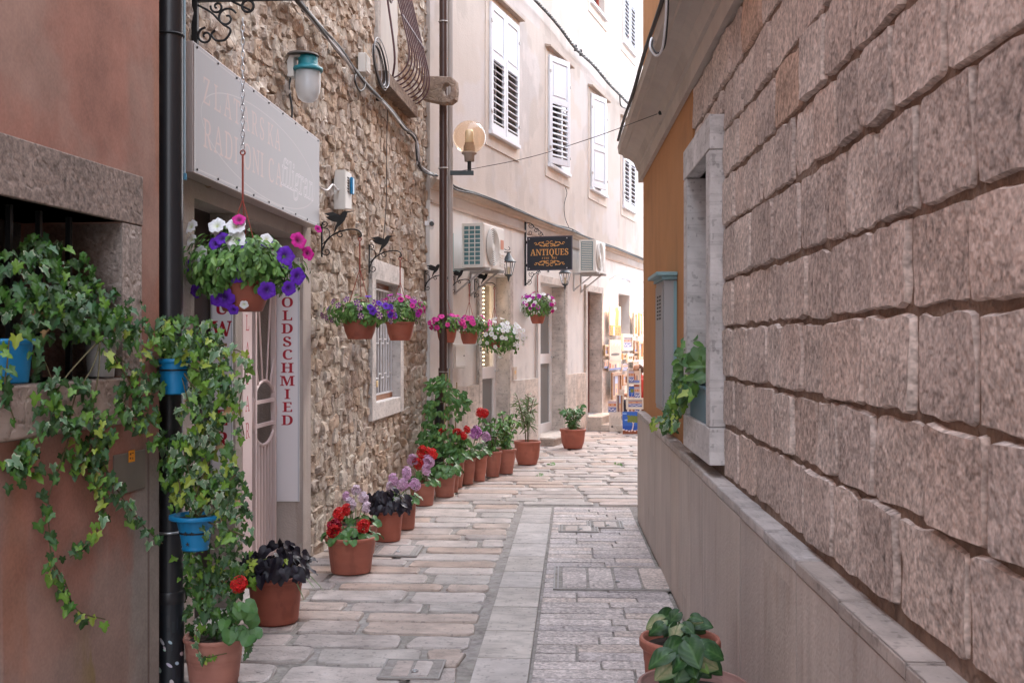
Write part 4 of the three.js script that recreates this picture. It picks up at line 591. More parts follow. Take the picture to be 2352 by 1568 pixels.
{ // stone loop, downpipes, globe lamp, camera
  const c = at(996, 238, 11.8), t = thing('stone_loop', 'old projecting stone bracket pierced by a round hole', 'stone bracket', c, -0.25);
  const hole = []; for (let i = 0; i < 16; i++) { const a = -i / 16 * 2 * Math.PI; hole.push([0.165 + 0.062 * Math.cos(a), 0.135 + 0.08 * Math.sin(a)]); }
  const g = plate([[-0.1, 0.05], [0.02, 0.02], [0.1, 0], [0.2, -0.005], [0.25, 0.03], [0.262, 0.12], [0.255, 0.22], [0.215, 0.26], [0.1, 0.275], [-0.1, 0.29]], 0.11, 0.012, [hole]); mesh('pierced_stone', g.translate(0, 0, -0.06), mat([0.42, 0.32, 0.26], { t: 'rub', b: 'rubB', bs: 0.01 }), t);
  const p = at(1018, CY, 12.02), d = thing('downpipe', 'brown downpipe at corner between stone and cream houses', 'drainpipe', V(p.x, 0, p.z)), bm = mat([0.055, 0.03, 0.027], { roughness: 0.35 });
  mesh('pipe', cyl(0.045, 0.045, 5.7, 0, 4.1, 0, 20), bm, d); mesh('elbow', tube([[0, 1.3, 0], [0, 1.18, 0], [-0.03, 1.06, 0], [-0.045, 0.9, 0]], 0.056, 20, 14), bm, d); mesh('lower_pipe', cyl(0.055, 0.06, 0.95, -0.045, 0.475, 0, 18), M.black, d);
  for (const y of [0.92, 1.26, 3.55, 5.2]) mesh('collar', new THREE.TorusGeometry(0.05, 0.008, 6, 20).rotateX(Math.PI / 2).translate(y < 1 ? -0.045 : 0, y, 0), M.steelDull, d);
  const p2 = at(1034, CY, 12.2), d2 = thing('downpipe', 'slim grey pipe standing behind the brown downpipe', 'drainpipe', V(p2.x, 0, p2.z)); mesh('pipe', cyl(0.032, 0.032, 7, 0, 3.5, 0, 16), mat([0.4, 0.36, 0.34], { roughness: 0.5 }), d2); mesh('joint', cyl(0.036, 0.036, 0.05, 0, 3.85, 0, 16), mat([0.4, 0.36, 0.34]), d2);
  const L = thing('globe_lamp', 'amber glass globe lamp on a short arm by the downpipe', 'street lamp', at(1038, 397, 12.1)); const s = 12.1 / F, gx = 40 * s, gy = 82 * s;
  mesh('arm', slab(-0.02, 50 * s, -0.025, 0.025, -0.02, 0.02, 0.004), mat([0.03, 0.045, 0.05], { roughness: 0.5 }), L); mesh('stem', cyl(0.022, 0.022, 0.13, gx, 0.09, 0, 12), M.iron, L);
  mesh('collar', lathe([[0.001, 0.13], [0.055, 0.13], [0.06, 0.2], [0.085, 0.215], [0.09, 0.235], [0.001, 0.235]], 20).translate(gx, 0, 0), mat([0.35, 0.29, 0.25], { roughness: 0.6 }), L);
  mesh('globe', new THREE.SphereGeometry(0.188, 36, 24).translate(gx, gy, 0), new THREE.MeshPhysicalMaterial({ color: lin(1, 0.89, 0.76), roughness: 0.05, transmission: 0.94, thickness: 0, ior: 1.4 }), L);
  mesh('bulb_holder', merge([cyl(0.065, 0.07, 0.09, gx, gy - 0.14, 0, 20), cyl(0.055, 0.055, 0.03, gx, gy - 0.08, 0, 20)]), mat([0.3, 0.22, 0.16]), L); mesh('bulb', lathe([[0.001, 0], [0.05, 0], [0.05, 0.12], [0.035, 0.15], [0.001, 0.155]], 18).translate(gx, gy - 0.065, 0), mat([0.72, 0.66, 0.5], { roughness: 0.3 }), L);
  const cc = thing('security_camera', 'small white security camera with black lens by downpipe', 'camera', at(982, 515, 11.9)); mesh('mount', box(0.04, 0.05, 0.05, -0.01, 0.01, 0, 0.006), M.white, cc); mesh('body', cyl(0.032, 0.032, 0.1, 0.045, 0, 0.02, 16).rotateX(0.2), M.white, cc); mesh('lens', cyl(0.026, 0.026, 0.05, 0, 0, 0, 16).rotateX(Math.PI / 2).translate(0.05, 0, 0.04), M.black, cc);
}
// air conditioners
function airUnit(px, py, W, H, label, cells) {
  const wf = 0.42, dp = 0.28, a = FA.hit(px, py, wf), t = onWall('air_conditioner', label, 'air conditioner', FA, a.u, a.v, wf - dp, 'outdoor air conditioner units'); const teal = mat([0.1, 0.22, 0.24], { roughness: 0.6 });
  mesh('casing', merge([slab(0.02, W, 0, H, 0, dp - 0.02, 0.01), slab(0.02, W, 0, H, dp - 0.025, dp, 0.012)]), M.acWhite, t);
  const sg = mesh('side_coil', slab(0.003, 0.021, 0.03, H - 0.03, 0.03, dp - 0.05), teal, t);
  if (cells) { for (let i = 0; i <= 9; i++) { const y = 0.03 + i * (H - 0.06) / 9; mesh('grille_bar', slab(-0.008, 0.004, y - 0.005, y + 0.005, 0.02, dp - 0.04), M.acWhite, sg); } for (let k = 0; k <= 3; k++) { const z = 0.02 + k * (dp - 0.06) / 3; mesh('grille_bar', slab(-0.009, 0.004, 0.03, H - 0.03, z - 0.004, z + 0.004), M.acWhite, sg); } }
  else for (let i = 0; i < 16; i++) { const y = 0.05 + i * (H - 0.1) / 15; mesh('slat', slab(-0.006, 0.004, y - 0.008, y + 0.006, 0.04, dp - 0.06), M.acWhite, sg); }
  mesh('side_frame', merge([slab(-0.004, 0.02, 0, 0.03, 0, dp - 0.01), slab(-0.004, 0.02, H - 0.03, H, 0, dp - 0.01), slab(-0.004, 0.02, 0.03, H - 0.03, 0, 0.025), slab(-0.004, 0.02, 0.03, H - 0.03, dp - 0.045, dp - 0.01)]), M.acWhite, t);
  const fr = Math.min(W * 0.32, H * 0.43), fx = W * 0.4, fy = H / 2; const fan = mesh('fan_recess', new THREE.CircleGeometry(fr, 36).translate(fx, fy, dp + 0.002), mat([0.16, 0.15, 0.15]), t);
  for (let i = 0; i < 9; i++) mesh('guard_ring', new THREE.TorusGeometry(fr * (0.22 + 0.098 * i), 0.0055, 5, 40).translate(fx, fy, dp + 0.012), M.acWhite, fan); mesh('hub', cyl(fr * 0.18, fr * 0.18, 0.014, 0, 0, 0, 20).rotateX(Math.PI / 2).translate(fx, fy, dp + 0.01), M.acWhite, fan); for (let i = 0; i < 4; i++) { const q = i * Math.PI / 2 + 0.4; mesh('spoke', bar(V(fx, fy, dp + 0.008), V(fx + fr * Math.cos(q), fy + fr * Math.sin(q), dp + 0.008), 0.006, 0.006), M.acWhite, fan); }
  for (let i = 0; i < 5; i++) mesh('louvre', slab(W * 0.76, W - 0.02, 0.05 + i * 0.035, 0.068 + i * 0.035, dp + 0.001, dp + 0.007), M.acWhite, t);
  if (cells) mesh('label', slab(W * 0.8, W * 0.95, H * 0.5, H * 0.72, dp + 0.001, dp + 0.003), mat([0.62, 0.3, 0.22]), t);
  for (const x of [0.12, W - 0.12]) mesh('bracket', merge([slab(x - 0.02, x + 0.02, -0.035, -0.002, -(wf - dp), dp + 0.04), bar(V(x, -0.3, -(wf - dp) + 0.01), V(x, -0.03, dp - 0.06), 0.02, 0.02), slab(x - 0.02, x + 0.02, -0.32, -0.03, -(wf - dp), -(wf - dp) + 0.02)]), M.steelDull, t);
  if (cells) mesh('backing_frame', merge([slab(-0.12, -0.07, -0.03, H - 0.12, -0.12, -0.08), slab(-0.12, 0.2, -0.05, -0.03, -0.12, -0.07)]), mat([0.25, 0.42, 0.42], { roughness: 0.6 }), t);
}
airUnit(1111, 613, 0.78, 0.53, 'air conditioner with round white fan grille and gridded teal side', true);
airUnit(1368, 624, 0.74, 0.55, 'smaller slatted air conditioner beyond the dark hanging sign', false);
// lanterns
function lantern(px, py, label) {
  const a = FA.hit(px, py, 0.28), t = facing('wall_lantern', label, 'lantern', FA, a.u, a.v, 0, 'black carriage lanterns on the cream house'), x = 0.28, lm = mat([0.035, 0.045, 0.05], { roughness: 0.45 });
  mesh('wall_plate', slab(0, 0.015, 0.24, 0.42, -0.03, 0.03, 0.003), lm, t); mesh('arm', tube([[0.01, 0.34, 0], [0.15, 0.35, 0], [0.28, 0.345, 0], [0.31, 0.345, 0]], 0.008, 20, 6), lm, t); mesh('scroll', tube([[0.06, 0.35, 0], [0.12, 0.43, 0], [0.2, 0.4, 0], [0.27, 0.37, 0], [0.3, 0.39, 0], [0.28, 0.42, 0]], 0.005, 30, 6), lm, t);
  mesh('cap', lathe([[0.001, 0.34], [0.02, 0.335], [0.03, 0.31], [0.06, 0.265], [0.1, 0.225], [0.105, 0.215], [0.001, 0.215]], 6).translate(x, 0, 0), lm, t);
  const top = 0.214, bot = 0.05, r0 = 0.088, r1 = 0.05; for (let i = 0; i < 6; i++) { const q = i * Math.PI / 3, q2 = q + Math.PI / 3; const A = V(x + r1 * Math.sin(q), bot, r1 * Math.cos(q)), B = V(x + r0 * Math.sin(q), top, r0 * Math.cos(q)), C = V(x + r0 * Math.sin(q2), top, r0 * Math.cos(q2)), D = V(x + r1 * Math.sin(q2), bot, r1 * Math.cos(q2)); mesh('rib', bar(A, B, 0.008, 0.008), lm, t); const g = new THREE.BufferGeometry().setFromPoints([A, D, C, A, C, B]); g.computeVertexNormals(); mesh('glass_pane', g, M.glass, t); }
  mesh('base', lathe([[0.001, 0.052], [0.054, 0.052], [0.05, 0.035], [0.02, 0.015], [0.012, -0.02], [0.001, -0.05]], 6).translate(x, 0, 0), lm, t); mesh('candle', cyl(0.014, 0.014, 0.1, x, 0.1, 0, 10), mat([0.8, 0.7, 0.5]), t);
}
lantern(1168, 639, 'black carriage lantern beside the air conditioner with fan grille'); lantern(1298, 659, 'black carriage lantern partly behind the dark hanging sign');
{ // antiques sign
  const a = FA.hit(1208, 622, 0.02), t = facing('hanging_sign', 'dark hanging shop sign reading ANTIQUES FINE ART in gold', 'sign', FA, a.u, a.v, 0.01); const W = 0.72, H = 0.5, x0 = 0.0;
  mesh('post', slab(-0.012, 0.016, -0.22, 0.72, -0.012, 0.012), M.iron, t); mesh('board', slab(0.03, W, 0, H, -0.012, 0.012, 0.003), mat([0.03, 0.03, 0.035], { roughness: 0.5 }), t);
  const face = paint(1024, 720, (g, cw, ch) => {
    g.fillStyle = '#1c222c'; g.fillRect(0, 0, cw, ch); g.strokeStyle = '#4a4450'; g.lineWidth = 22; g.strokeRect(11, 11, cw - 22, ch - 22); g.fillStyle = '#c9924f'; g.strokeStyle = '#c9924f'; g.textAlign = 'center'; g.font = 'bold 172px serif'; g.save(); g.translate(cw / 2, 402); g.scale(0.94, 1.08); g.fillText('ANTIQUES', 0, 0); g.restore(); g.font = 'bold 56px serif'; [...'FINE ART'].forEach((c, i) => g.fillText(c, cw / 2 - 154 + i * 44, 482));
    for (const [y, f] of [[160, 1], [570, -1]]) for (const s of [-1, 1]) { g.save(); g.translate(cw / 2, y); g.scale(s, f); g.lineWidth = 13; g.lineCap = 'round'; const arc = (x, y2, r, a0, a1) => { g.beginPath(); g.arc(x, y2, r, a0, a1); g.stroke(); }; arc(46, -22, 34, 0.5, 5.4); arc(46, 26, 30, -2, 2.6); g.beginPath(); g.moveTo(60, 40); g.bezierCurveTo(130, 40, 120, -50, 200, -30); g.bezierCurveTo(250, -15, 240, 20, 300, 12); g.stroke(); arc(318, -8, 22, 1.6, 6); g.beginPath(); g.moveTo(90, 0); g.bezierCurveTo(140, 70, 200, 50, 230, 20); g.stroke(); for (const [x, yy, q] of [[150, -30, 0.6], [190, 32, -0.5], [110, 46, 0.3], [235, -20, 0.8]]) { g.beginPath(); g.ellipse(x, yy, 30, 11, q, 0, 7); g.fill(); } g.restore(); }
    g.fillStyle = '#c8c8d0'; for (const x of [52, cw - 120]) for (const y of [48, ch - 46]) { g.beginPath(); g.arc(x, y, 12, 0, 7); g.fill(); }
  });
  const f = mesh('face', panel(W - 0.03, H), face, t); f.position.set(0.03 + (W - 0.03) / 2, H / 2, 0.0135);
  mesh('clamp', merge([slab(0.012, 0.034, 0.06, 0.1, -0.014, 0.014), slab(0.012, 0.034, H - 0.1, H - 0.06, -0.014, 0.014)]), M.iron, t);
  for (const s of [spiral(0.1, 0.66, 0.045, 2.4, 1.3), spiral(0.17, 0.59, 0.04, -0.5, 1.3), spiral(0.24, 0.54, 0.035, 2.8, 1.3), spiral(0.07, 0.56, 0.04, 3.6, 1.2), spiral(0.1, -0.05, 0.045, 2.4, 1.3), spiral(0.06, -0.16, 0.045, 3.6, 1.3), spiral(0.2, -0.03, 0.035, 0, 1.2)]) mesh('scroll', tube(s, 0.005, 34, 6), M.iron, t);
  mesh('scroll', tube([[0, 0.7, 0], [0.08, 0.7, 0], [0.15, 0.63, 0], [0.24, 0.57, 0], [0.28, 0.51, 0]], 0.005, 30, 6), M.iron, t); mesh('scroll', tube([[0.01, -0.2, 0], [0.08, -0.14, 0], [0.13, -0.06, 0], [0.22, -0.01, 0]], 0.006, 30, 6), M.iron, t);
  scene.updateMatrixWorld(true); hooks.push(t.localToWorld(V(0.19, -0.05, 0)));
}
{ // cables across the cream house
  const r = rng(4), t = thing('cornice_cable', 'sagging black cables lying along the cream house cornice', 'cable', V()), path = [[1004, 404], [1030, 410], [1037, 424], [1095, 445], [1151, 466], [1192, 482], [1233, 499], [1272, 516], [1311, 527], [1362, 551], [1418, 571], [1475, 593], [1520, 612]];
  for (let k = 0; k < 3; k++) mesh('strand', tube(path.map(([x, y], i) => FA.world(Math.max(x, 1012) + rr(-2, 2, r), y + rr(-2, 3, r), 0.11 + rr(0, 0.02, r))), 0.011, 90, 6), M.cable, t); mesh('splice', box(0.14, 0.035, 0.035, 0, 0, 0, 0.01).rotateY(FA.phi).rotateX(0.0).translate(...FA.world(1318, 531, 0.12).toArray()), M.cable, t);
  mesh('drop', tube([FA.world(1299, 430, 0.03), FA.world(1302, 444, 0.03), FA.world(1296, 470, 0.02), FA.world(1298, 500, 0.03), FA.world(1307, 522, 0.08)], 0.006, 40, 5), M.cable, t);
  const tw = thing('twisted_cable', 'thick twisted power cable slung above the shuttered windows', 'cable', V()), P = [[1190, -45], [1230, 0], [1263, 35], [1288, 65], [1320, 108], [1363, 149], [1401, 194], [1424, 217], [1457, 252], [1500, 300]], cv = new THREE.CatmullRomCurve3(P.map(([x, y]) => FA.world(x, y, 0.14)));
  for (let k = 0; k < 3; k++) { const pts = []; for (let i = 0; i <= 160; i++) { const p = cv.getPoint(i / 160), q = i * 0.9 + k * 2.1; pts.push(p.add(V(0.016 * Math.cos(q), 0.016 * Math.sin(q), 0))); } mesh('strand', tube(pts, 0.013, 320, 6), k === 1 ? mat([0.09, 0.1, 0.115], { roughness: 0.5 }) : M.cable, tw); }
  for (const [x, y] of [[1322, 110], [1334, 121]]) mesh('clamp', box(0.05, 0.1, 0.08, 0, 0, 0, 0.01).translate(...FA.world(x, y, 0.1).toArray()), M.cable, tw); mesh('tail', tube([FA.world(1424, 217, 0.15), FA.world(1425, 238, 0.15), FA.world(1436, 248, 0.14), FA.world(1458, 252, 0.13)], 0.014, 30, 6), M.cable, tw);
  const th = thing('thin_wire', 'thin wire stretched across the lane from globe lamp to cornice', 'wire', V()); mesh('wire', tube([at(1040, 396, 12.2), at(1200, 365, 11), at(1350, 320, 9.3), RW.world(1517, 259, 0.05)], 0.0032, 40, 5), M.cable, th); mesh('knot', new THREE.IcosahedronGeometry(0.018, 0).translate(...RW.world(1517, 259, 0.06).toArray()), M.cable, th);
  const b0 = FA.hit(1038, 846, 0.05), m = onWall('meter_box', 'flat white meter box low on the cream house', 'meter box', FA, b0.u, b0.v, 0.003); mesh('box', slab(0, 0.36, 0, 0.29, 0, 0.08, 0.006), M.acWhite, m); mesh('door_panel', slab(0.02, 0.34, 0.02, 0.27, 0.081, 0.086, 0.003), M.acWhite, m); mesh('lock', cyl(0.008, 0.008, 0.006, 0, 0, 0, 10).rotateX(Math.PI / 2).translate(0.3, 0.15, 0.089), M.iron, m);
  const b1 = FA.hit(1174, 872, 0.02), ic = onWall('intercom_plate', 'small brass intercom plate between the two doorways', 'intercom', FA, b1.u, b1.v, 0.042); mesh('plate', slab(0, 0.16, 0, 0.18, 0, 0.012, 0.003), mat([0.6, 0.5, 0.42], { metalness: 0.4 }), ic); mesh('button', slab(0.05, 0.11, 0.08, 0.13, 0.0125, 0.016), mat([0.7, 0.45, 0.2]), ic);
}
// ---------- leaves and flowers ----------
const leafMat = new THREE.MeshStandardMaterial({ vertexColors: true, roughness: 0.5, side: THREE.DoubleSide });
const petalMat = new THREE.MeshStandardMaterial({ vertexColors: true, roughness: 0.7, side: THREE.DoubleSide });
const OUT = {
  ivy: [[0, 0], [0.16, 0.2], [0.4, 0.27], [0.36, 0.02], [0.52, -0.24], [0.27, -0.36], [0.2, -0.72], [0, -1]], heart: [[0, 0], [0.2, 0.14], [0.42, 0.02], [0.48, -0.25], [0.36, -0.6], [0.15, -0.88], [0, -1]],
  oval: [[0, 0], [0.2, -0.15], [0.3, -0.45], [0.2, -0.8], [0, -1]], round: [[0, 0], [0.28, 0.14], [0.52, -0.06], [0.57, -0.42], [0.4, -0.78], [0.18, -0.96], [0, -1]], blade: [[0, 0], [0.025, -0.2], [0.03, -0.5], [0.02, -0.85], [0, -1]], lance: [[0, 0], [0.06, -0.2], [0.085, -0.5], [0.05, -0.85], [0, -1]],
};
function leafGeo(shape, mid, edge, o = {}) {
  const { fold = 0.25, curl = 0.25, ring = 0, wave = 0 } = o, pts = OUT[shape], n = pts.length, pos = [], col = [], idx = [], L = ring ? [0, ring, 0.999] : [0, 1];
  for (const s of [1, -1]) {
    const base = pos.length / 3;
    for (const k of L) pts.forEach(([x, y], i) => { const my = -i / (n - 1), X = s * x * k, Y = lerp(my, y, k); pos.push(X, Y, fold * Math.abs(X) - curl * Y * Y + wave * Math.sin(i * 2.4 + s) * k); const c = ring ? (k > 0.9 ? edge : k > 0.3 ? o.inner || mid : mid) : lerpC(mid, edge, k); col.push(...c); });
    for (let q = 0; q + 1 < L.length; q++) for (let i = 0; i + 1 < n; i++) { const a = base + q * n + i, b = a + 1, c = a + n, d = c + 1; if (s > 0) idx.push(a, c, d, a, d, b); else idx.push(a, d, c, a, b, d); }
  }
  const g = new THREE.BufferGeometry(); g.setAttribute('position', new THREE.Float32BufferAttribute(pos, 3)); g.setAttribute('color', new THREE.Float32BufferAttribute(col, 3)); g.setIndex(idx); g.computeVertexNormals(); return boxUV(g);
}
const lerpC = (a, b, k) => a.map((v, i) => lerp(v, b[i], k));
const LG = {
  ivyDark: leafGeo('ivy', [0.034, 0.085, 0.018], [0.018, 0.06, 0.01], { wave: 0.05 }), ivyMid: leafGeo('ivy', [0.065, 0.155, 0.022], [0.035, 0.115, 0.012], { wave: 0.04, curl: 0.35 }), ivyLight: leafGeo('ivy', [0.14, 0.26, 0.03], [0.11, 0.24, 0.016], { fold: 0.12, wave: 0.04 }), ivyYellow: leafGeo('ivy', [0.28, 0.36, 0.05], [0.26, 0.33, 0.04], { curl: 0.1 }), ivyBlue: leafGeo('ivy', [0.06, 0.14, 0.055], [0.04, 0.11, 0.04], { fold: 0.35 }),
  ivyVar: leafGeo('ivy', [0.09, 0.17, 0.08], [0.42, 0.47, 0.3], { ring: 0.72, inner: [0.1, 0.2, 0.09] }), ivyVar2: leafGeo('ivy', [0.14, 0.22, 0.12], [0.5, 0.55, 0.4], { ring: 0.6, inner: [0.16, 0.25, 0.14], fold: 0.1 }), ivyBrown: leafGeo('ivy', [0.35, 0.22, 0.1], [0.3, 0.17, 0.07]),
  ovalA: leafGeo('oval', [0.13, 0.27, 0.06], [0.09, 0.22, 0.04]), ovalB: leafGeo('oval', [0.08, 0.18, 0.04], [0.06, 0.15, 0.03], { curl: 0.5 }), ovalC: leafGeo('oval', [0.2, 0.34, 0.09], [0.16, 0.3, 0.06], { fold: 0.4 }),
  roundA: leafGeo('round', [0.07, 0.17, 0.04], [0.05, 0.14, 0.035], { fold: 0.15, curl: 0.15, wave: 0.05 }), roundB: leafGeo('round', [0.1, 0.23, 0.06], [0.08, 0.19, 0.045], { fold: 0.3, curl: 0.3, wave: 0.06 }),
  black: leafGeo('heart', [0.014, 0.01, 0.018], [0.012, 0.009, 0.02], { wave: 0.06, curl: 0.5 }), black2: leafGeo('oval', [0.02, 0.014, 0.03], [0.012, 0.009, 0.018], { wave: 0.08 }),
  heart: leafGeo('heart', [0.06, 0.16, 0.03], [0.012, 0.06, 0.018], { curl: 0.4, fold: 0.2, wave: 0.02 }), heartPale: leafGeo('heart', [0.42, 0.4, 0.24], [0.05, 0.16, 0.05], { ring: 0.55, inner: [0.3, 0.34, 0.17], curl: 0.3 }), lance: leafGeo('lance', [0.16, 0.22, 0.08], [0.11, 0.17, 0.06], { curl: 0.35 }), blade: leafGeo('blade', [0.3, 0.38, 0.24], [0.2, 0.3, 0.13], { curl: 0.45 }), vine: leafGeo('oval', [0.07, 0.19, 0.05], [0.05, 0.15, 0.03], { curl: 0.4, fold: 0.3 }),
};
function bigLeaf(mid, edge, vein, o = {}) {
  const nx = 12, ny = 16, { curl = 0.35, fold = 0.22 } = o, pos = [], col = [], idx = []; const hw = (v) => 0.5 * Math.pow(Math.sin(Math.PI * Math.pow(clamp(v, 0.004, 0.996), 0.62)), 0.72);
  for (let j = 0; j <= ny; j++) for (let i = 0; i <= nx; i++) { const v = j / ny, s = i / nx * 2 - 1, x = s * hw(v), y = 0.16 * Math.abs(s) * sstep(0.3, 0, v) - v + 0.12 * (1 - v) * Math.abs(s); const rib = Math.pow(Math.abs(Math.sin(13 * (v * 0.9 + 0.42 * Math.abs(s) * 0.9))), 6); pos.push(x, y, fold * Math.abs(x) - curl * y * y * 0.9 - 0.25 * x * x + 0.014 * rib + 0.02 * Math.sin(9 * v + 2 * s)); const c = lerpC(lerpC(mid, edge, Math.pow(Math.abs(s), 1.3)), vein, Math.max(0.55 * rib * (1 - 0.6 * Math.abs(s)), Math.abs(s) < 0.09 ? 0.8 : 0)); col.push(...c); }
  for (let j = 0; j < ny; j++) for (let i = 0; i < nx; i++) { const a = j * (nx + 1) + i; idx.push(a, a + nx + 2, a + 1, a, a + nx + 1, a + nx + 2); }
  const g = new THREE.BufferGeometry(); g.setAttribute('position', new THREE.Float32BufferAttribute(pos, 3)); g.setAttribute('color', new THREE.Float32BufferAttribute(col, 3)); g.setIndex(idx); g.computeVertexNormals(); return boxUV(g);
}
LG.heart = bigLeaf([0.022, 0.085, 0.018], [0.009, 0.045, 0.013], [0.07, 0.16, 0.045]); LG.heartPale = bigLeaf([0.4, 0.38, 0.22], [0.06, 0.17, 0.05], [0.12, 0.2, 0.06]);
function petunia(core, inner, outer, stripe) {
  const N = 20, pos = [0, 0, -0.32], col = [...core], idx = []; const rings = [[0.2, -0.22, inner], [0.6, -0.02, outer], [1, 0.0, outer]];
  rings.forEach(([r, z, c], q) => { for (let i = 0; i < N; i++) { const a = i / N * 2 * Math.PI, lobe = 0.5 + 0.5 * Math.cos(5 * a); const R = r * (q === 2 ? 0.84 + 0.16 * Math.sqrt(lobe) : 1), zz = z + (q === 2 ? 0.12 * Math.sin(10 * a + 1) - 0.1 : 0); pos.push(R * Math.cos(a), R * Math.sin(a), zz); const k = stripe ? sstep(0.45, 0.85, lobe) * (q === 2 ? 0.7 : 1) : 0; col.push(...lerpC(c, stripe || c, k)); } });
  for (let i = 0; i < N; i++) { const j = (i + 1) % N; idx.push(0, 1 + i, 1 + j); for (let q = 0; q < 2; q++) { const a = 1 + q * N + i, b = 1 + q * N + j; idx.push(a, a + N, b + N, a, b + N, b); } }
  const tp = pos.length / 3; for (let q = 0; q < 2; q++) for (let i = 0; i < 6; i++) { const a = i / 3 * Math.PI, R = q ? 0.06 : 0.22; pos.push(R * Math.cos(a), R * Math.sin(a), q ? -1 : -0.2); col.push(...(q ? [0.2, 0.3, 0.1] : lerpC(outer, [0.3, 0.4, 0.2], 0.4))); } for (let i = 0; i < 6; i++) { const j = (i + 1) % 6; idx.push(tp + i, tp + j, tp + 6 + j, tp + i, tp + 6 + j, tp + 6 + i); }
  const g = new THREE.BufferGeometry(); g.setAttribute('position', new THREE.Float32BufferAttribute(pos, 3)); g.setAttribute('color', new THREE.Float32BufferAttribute(col, 3)); g.setIndex(idx); g.computeVertexNormals(); return boxUV(g);
}
const FG = {
  white: petunia([0.55, 0.6, 0.2], [0.7, 0.74, 0.6], [0.82, 0.82, 0.84]), purple: petunia([0.03, 0.004, 0.08], [0.06, 0.008, 0.2], [0.13, 0.02, 0.48]), magenta: petunia([0.06, 0.002, 0.03], [0.2, 0.004, 0.09], [0.58, 0.012, 0.27]), plum: petunia([0.08, 0.004, 0.06], [0.22, 0.008, 0.2], [0.42, 0.02, 0.36]), pink: petunia([0.3, 0.02, 0.12], [0.6, 0.04, 0.26], [0.76, 0.06, 0.36]), star: petunia([0.6, 0.55, 0.2], [0.2, 0.02, 0.26], [0.17, 0.02, 0.24], [0.78, 0.72, 0.42]),
};
function geraniumHead(c, seed) {                                            // a ball of small five-petalled flowers
  const r = rng(seed), out = []; const pos = [], col = [];
  for (let k = 0; k < 34; k++) { const y = 1 - 1.4 * (k + 0.5) / 34, a = k * 2.4, q = Math.sqrt(Math.max(0, 1 - y * y)), n = V(q * Math.cos(a), y, q * Math.sin(a)), t1 = V(0, 1, 0.1).cross(n).normalize(), t2 = n.clone().cross(t1), cen = n.clone().multiplyScalar(0.6 + 0.5 * r()); cen.y *= 0.72; const s = 0.34 + 0.18 * r(), off = r() * 6, kk = 0.75 + 0.4 * r();
    for (let p = 0; p < 5; p++) { const b = off + p * 1.2566, P = (rad, an, up) => cen.clone().addScaledVector(t1, rad * s * Math.cos(an)).addScaledVector(t2, rad * s * Math.sin(an)).addScaledVector(n, up); const A = cen.clone().addScaledVector(n, -0.06), B = P(0.75, b - 0.5, 0.05), C = P(1.05, b, 0.02), D = P(0.75, b + 0.5, 0.05); for (const v of [A, B, C, A, C, D]) { pos.push(v.x, v.y, v.z); col.push(...c.map((x) => Math.min(0.95, x * kk * (v === A ? 0.6 : 1)))); } } }
  const g = new THREE.BufferGeometry(); g.setAttribute('position', new THREE.Float32BufferAttribute(pos, 3)); g.setAttribute('color', new THREE.Float32BufferAttribute(col, 3)); g.computeVertexNormals(); return boxUV(g);
}
const GH = { red: [1, 2].map((s) => geraniumHead([0.72, 0.012, 0.014], s)), crimson: [3].map((s) => geraniumHead([0.5, 0.005, 0.05], s)), lilac: [4, 5].map((s) => geraniumHead([0.8, 0.5, 0.74], s)), pale: [6, 7].map((s) => geraniumHead([0.86, 0.7, 0.82], s)), mauve: [8].map((s) => geraniumHead([0.68, 0.26, 0.66], s)) };
const basis = new THREE.Matrix4();
function pose(n, tip) { const z = n.clone().normalize(), y = tip.clone().multiplyScalar(-1); y.addScaledVector(z, -y.dot(z)); if (y.lengthSq() < 1e-6) y.set(0.1, 1, 0.2).addScaledVector(z, -z.y); y.normalize(); const x = y.clone().cross(z); return new THREE.Quaternion().setFromRotationMatrix(basis.makeBasis(x, y, z)); }
class Foliage {
  constructor(t, singles, name = 'leaf') { this.t = t; this.n = singles; this.name = name; this.l = []; }
  add(geo, p, n, tip, size) { this.l.push({ geo, p: p.clone().sub(this.t.position), q: pose(n, tip), size }); }
  flush() {
    this.l.sort((a, b) => b.size - a.size); const rest = [];
    this.l.forEach((o, i) => { if (i < this.n) { const m = new THREE.Mesh(o.geo, leafMat); m.name = this.name; m.position.copy(o.p); m.quaternion.copy(o.q); m.scale.setScalar(o.size); this.t.add(m); } else rest.push(o); });
    if (rest.length) { const g = rest.map((o) => o.geo.clone().applyMatrix4(new THREE.Matrix4().compose(o.p, o.q, V(o.size, o.size, o.size)))); const m = merge(g); m.userData.uvd = true; mesh(this.n ? 'small_leaves' : 'foliage', m, leafMat, this.t, 'stuff'); }
  }
}
const dir = (r, x, y, z, j) => V(x + rr(-j, j, r), y + rr(-j, j, r), z + rr(-j, j, r));
function bloom(t, geo, p, n, size, name = 'flower', r = R0) { const m = new THREE.Mesh(geo, petalMat); m.name = name; m.position.copy(p).sub(t.position); m.quaternion.copy(pose(n, dir(r, 0, -1, 0, 0.6))); m.scale.setScalar(size); t.add(m); return m; }
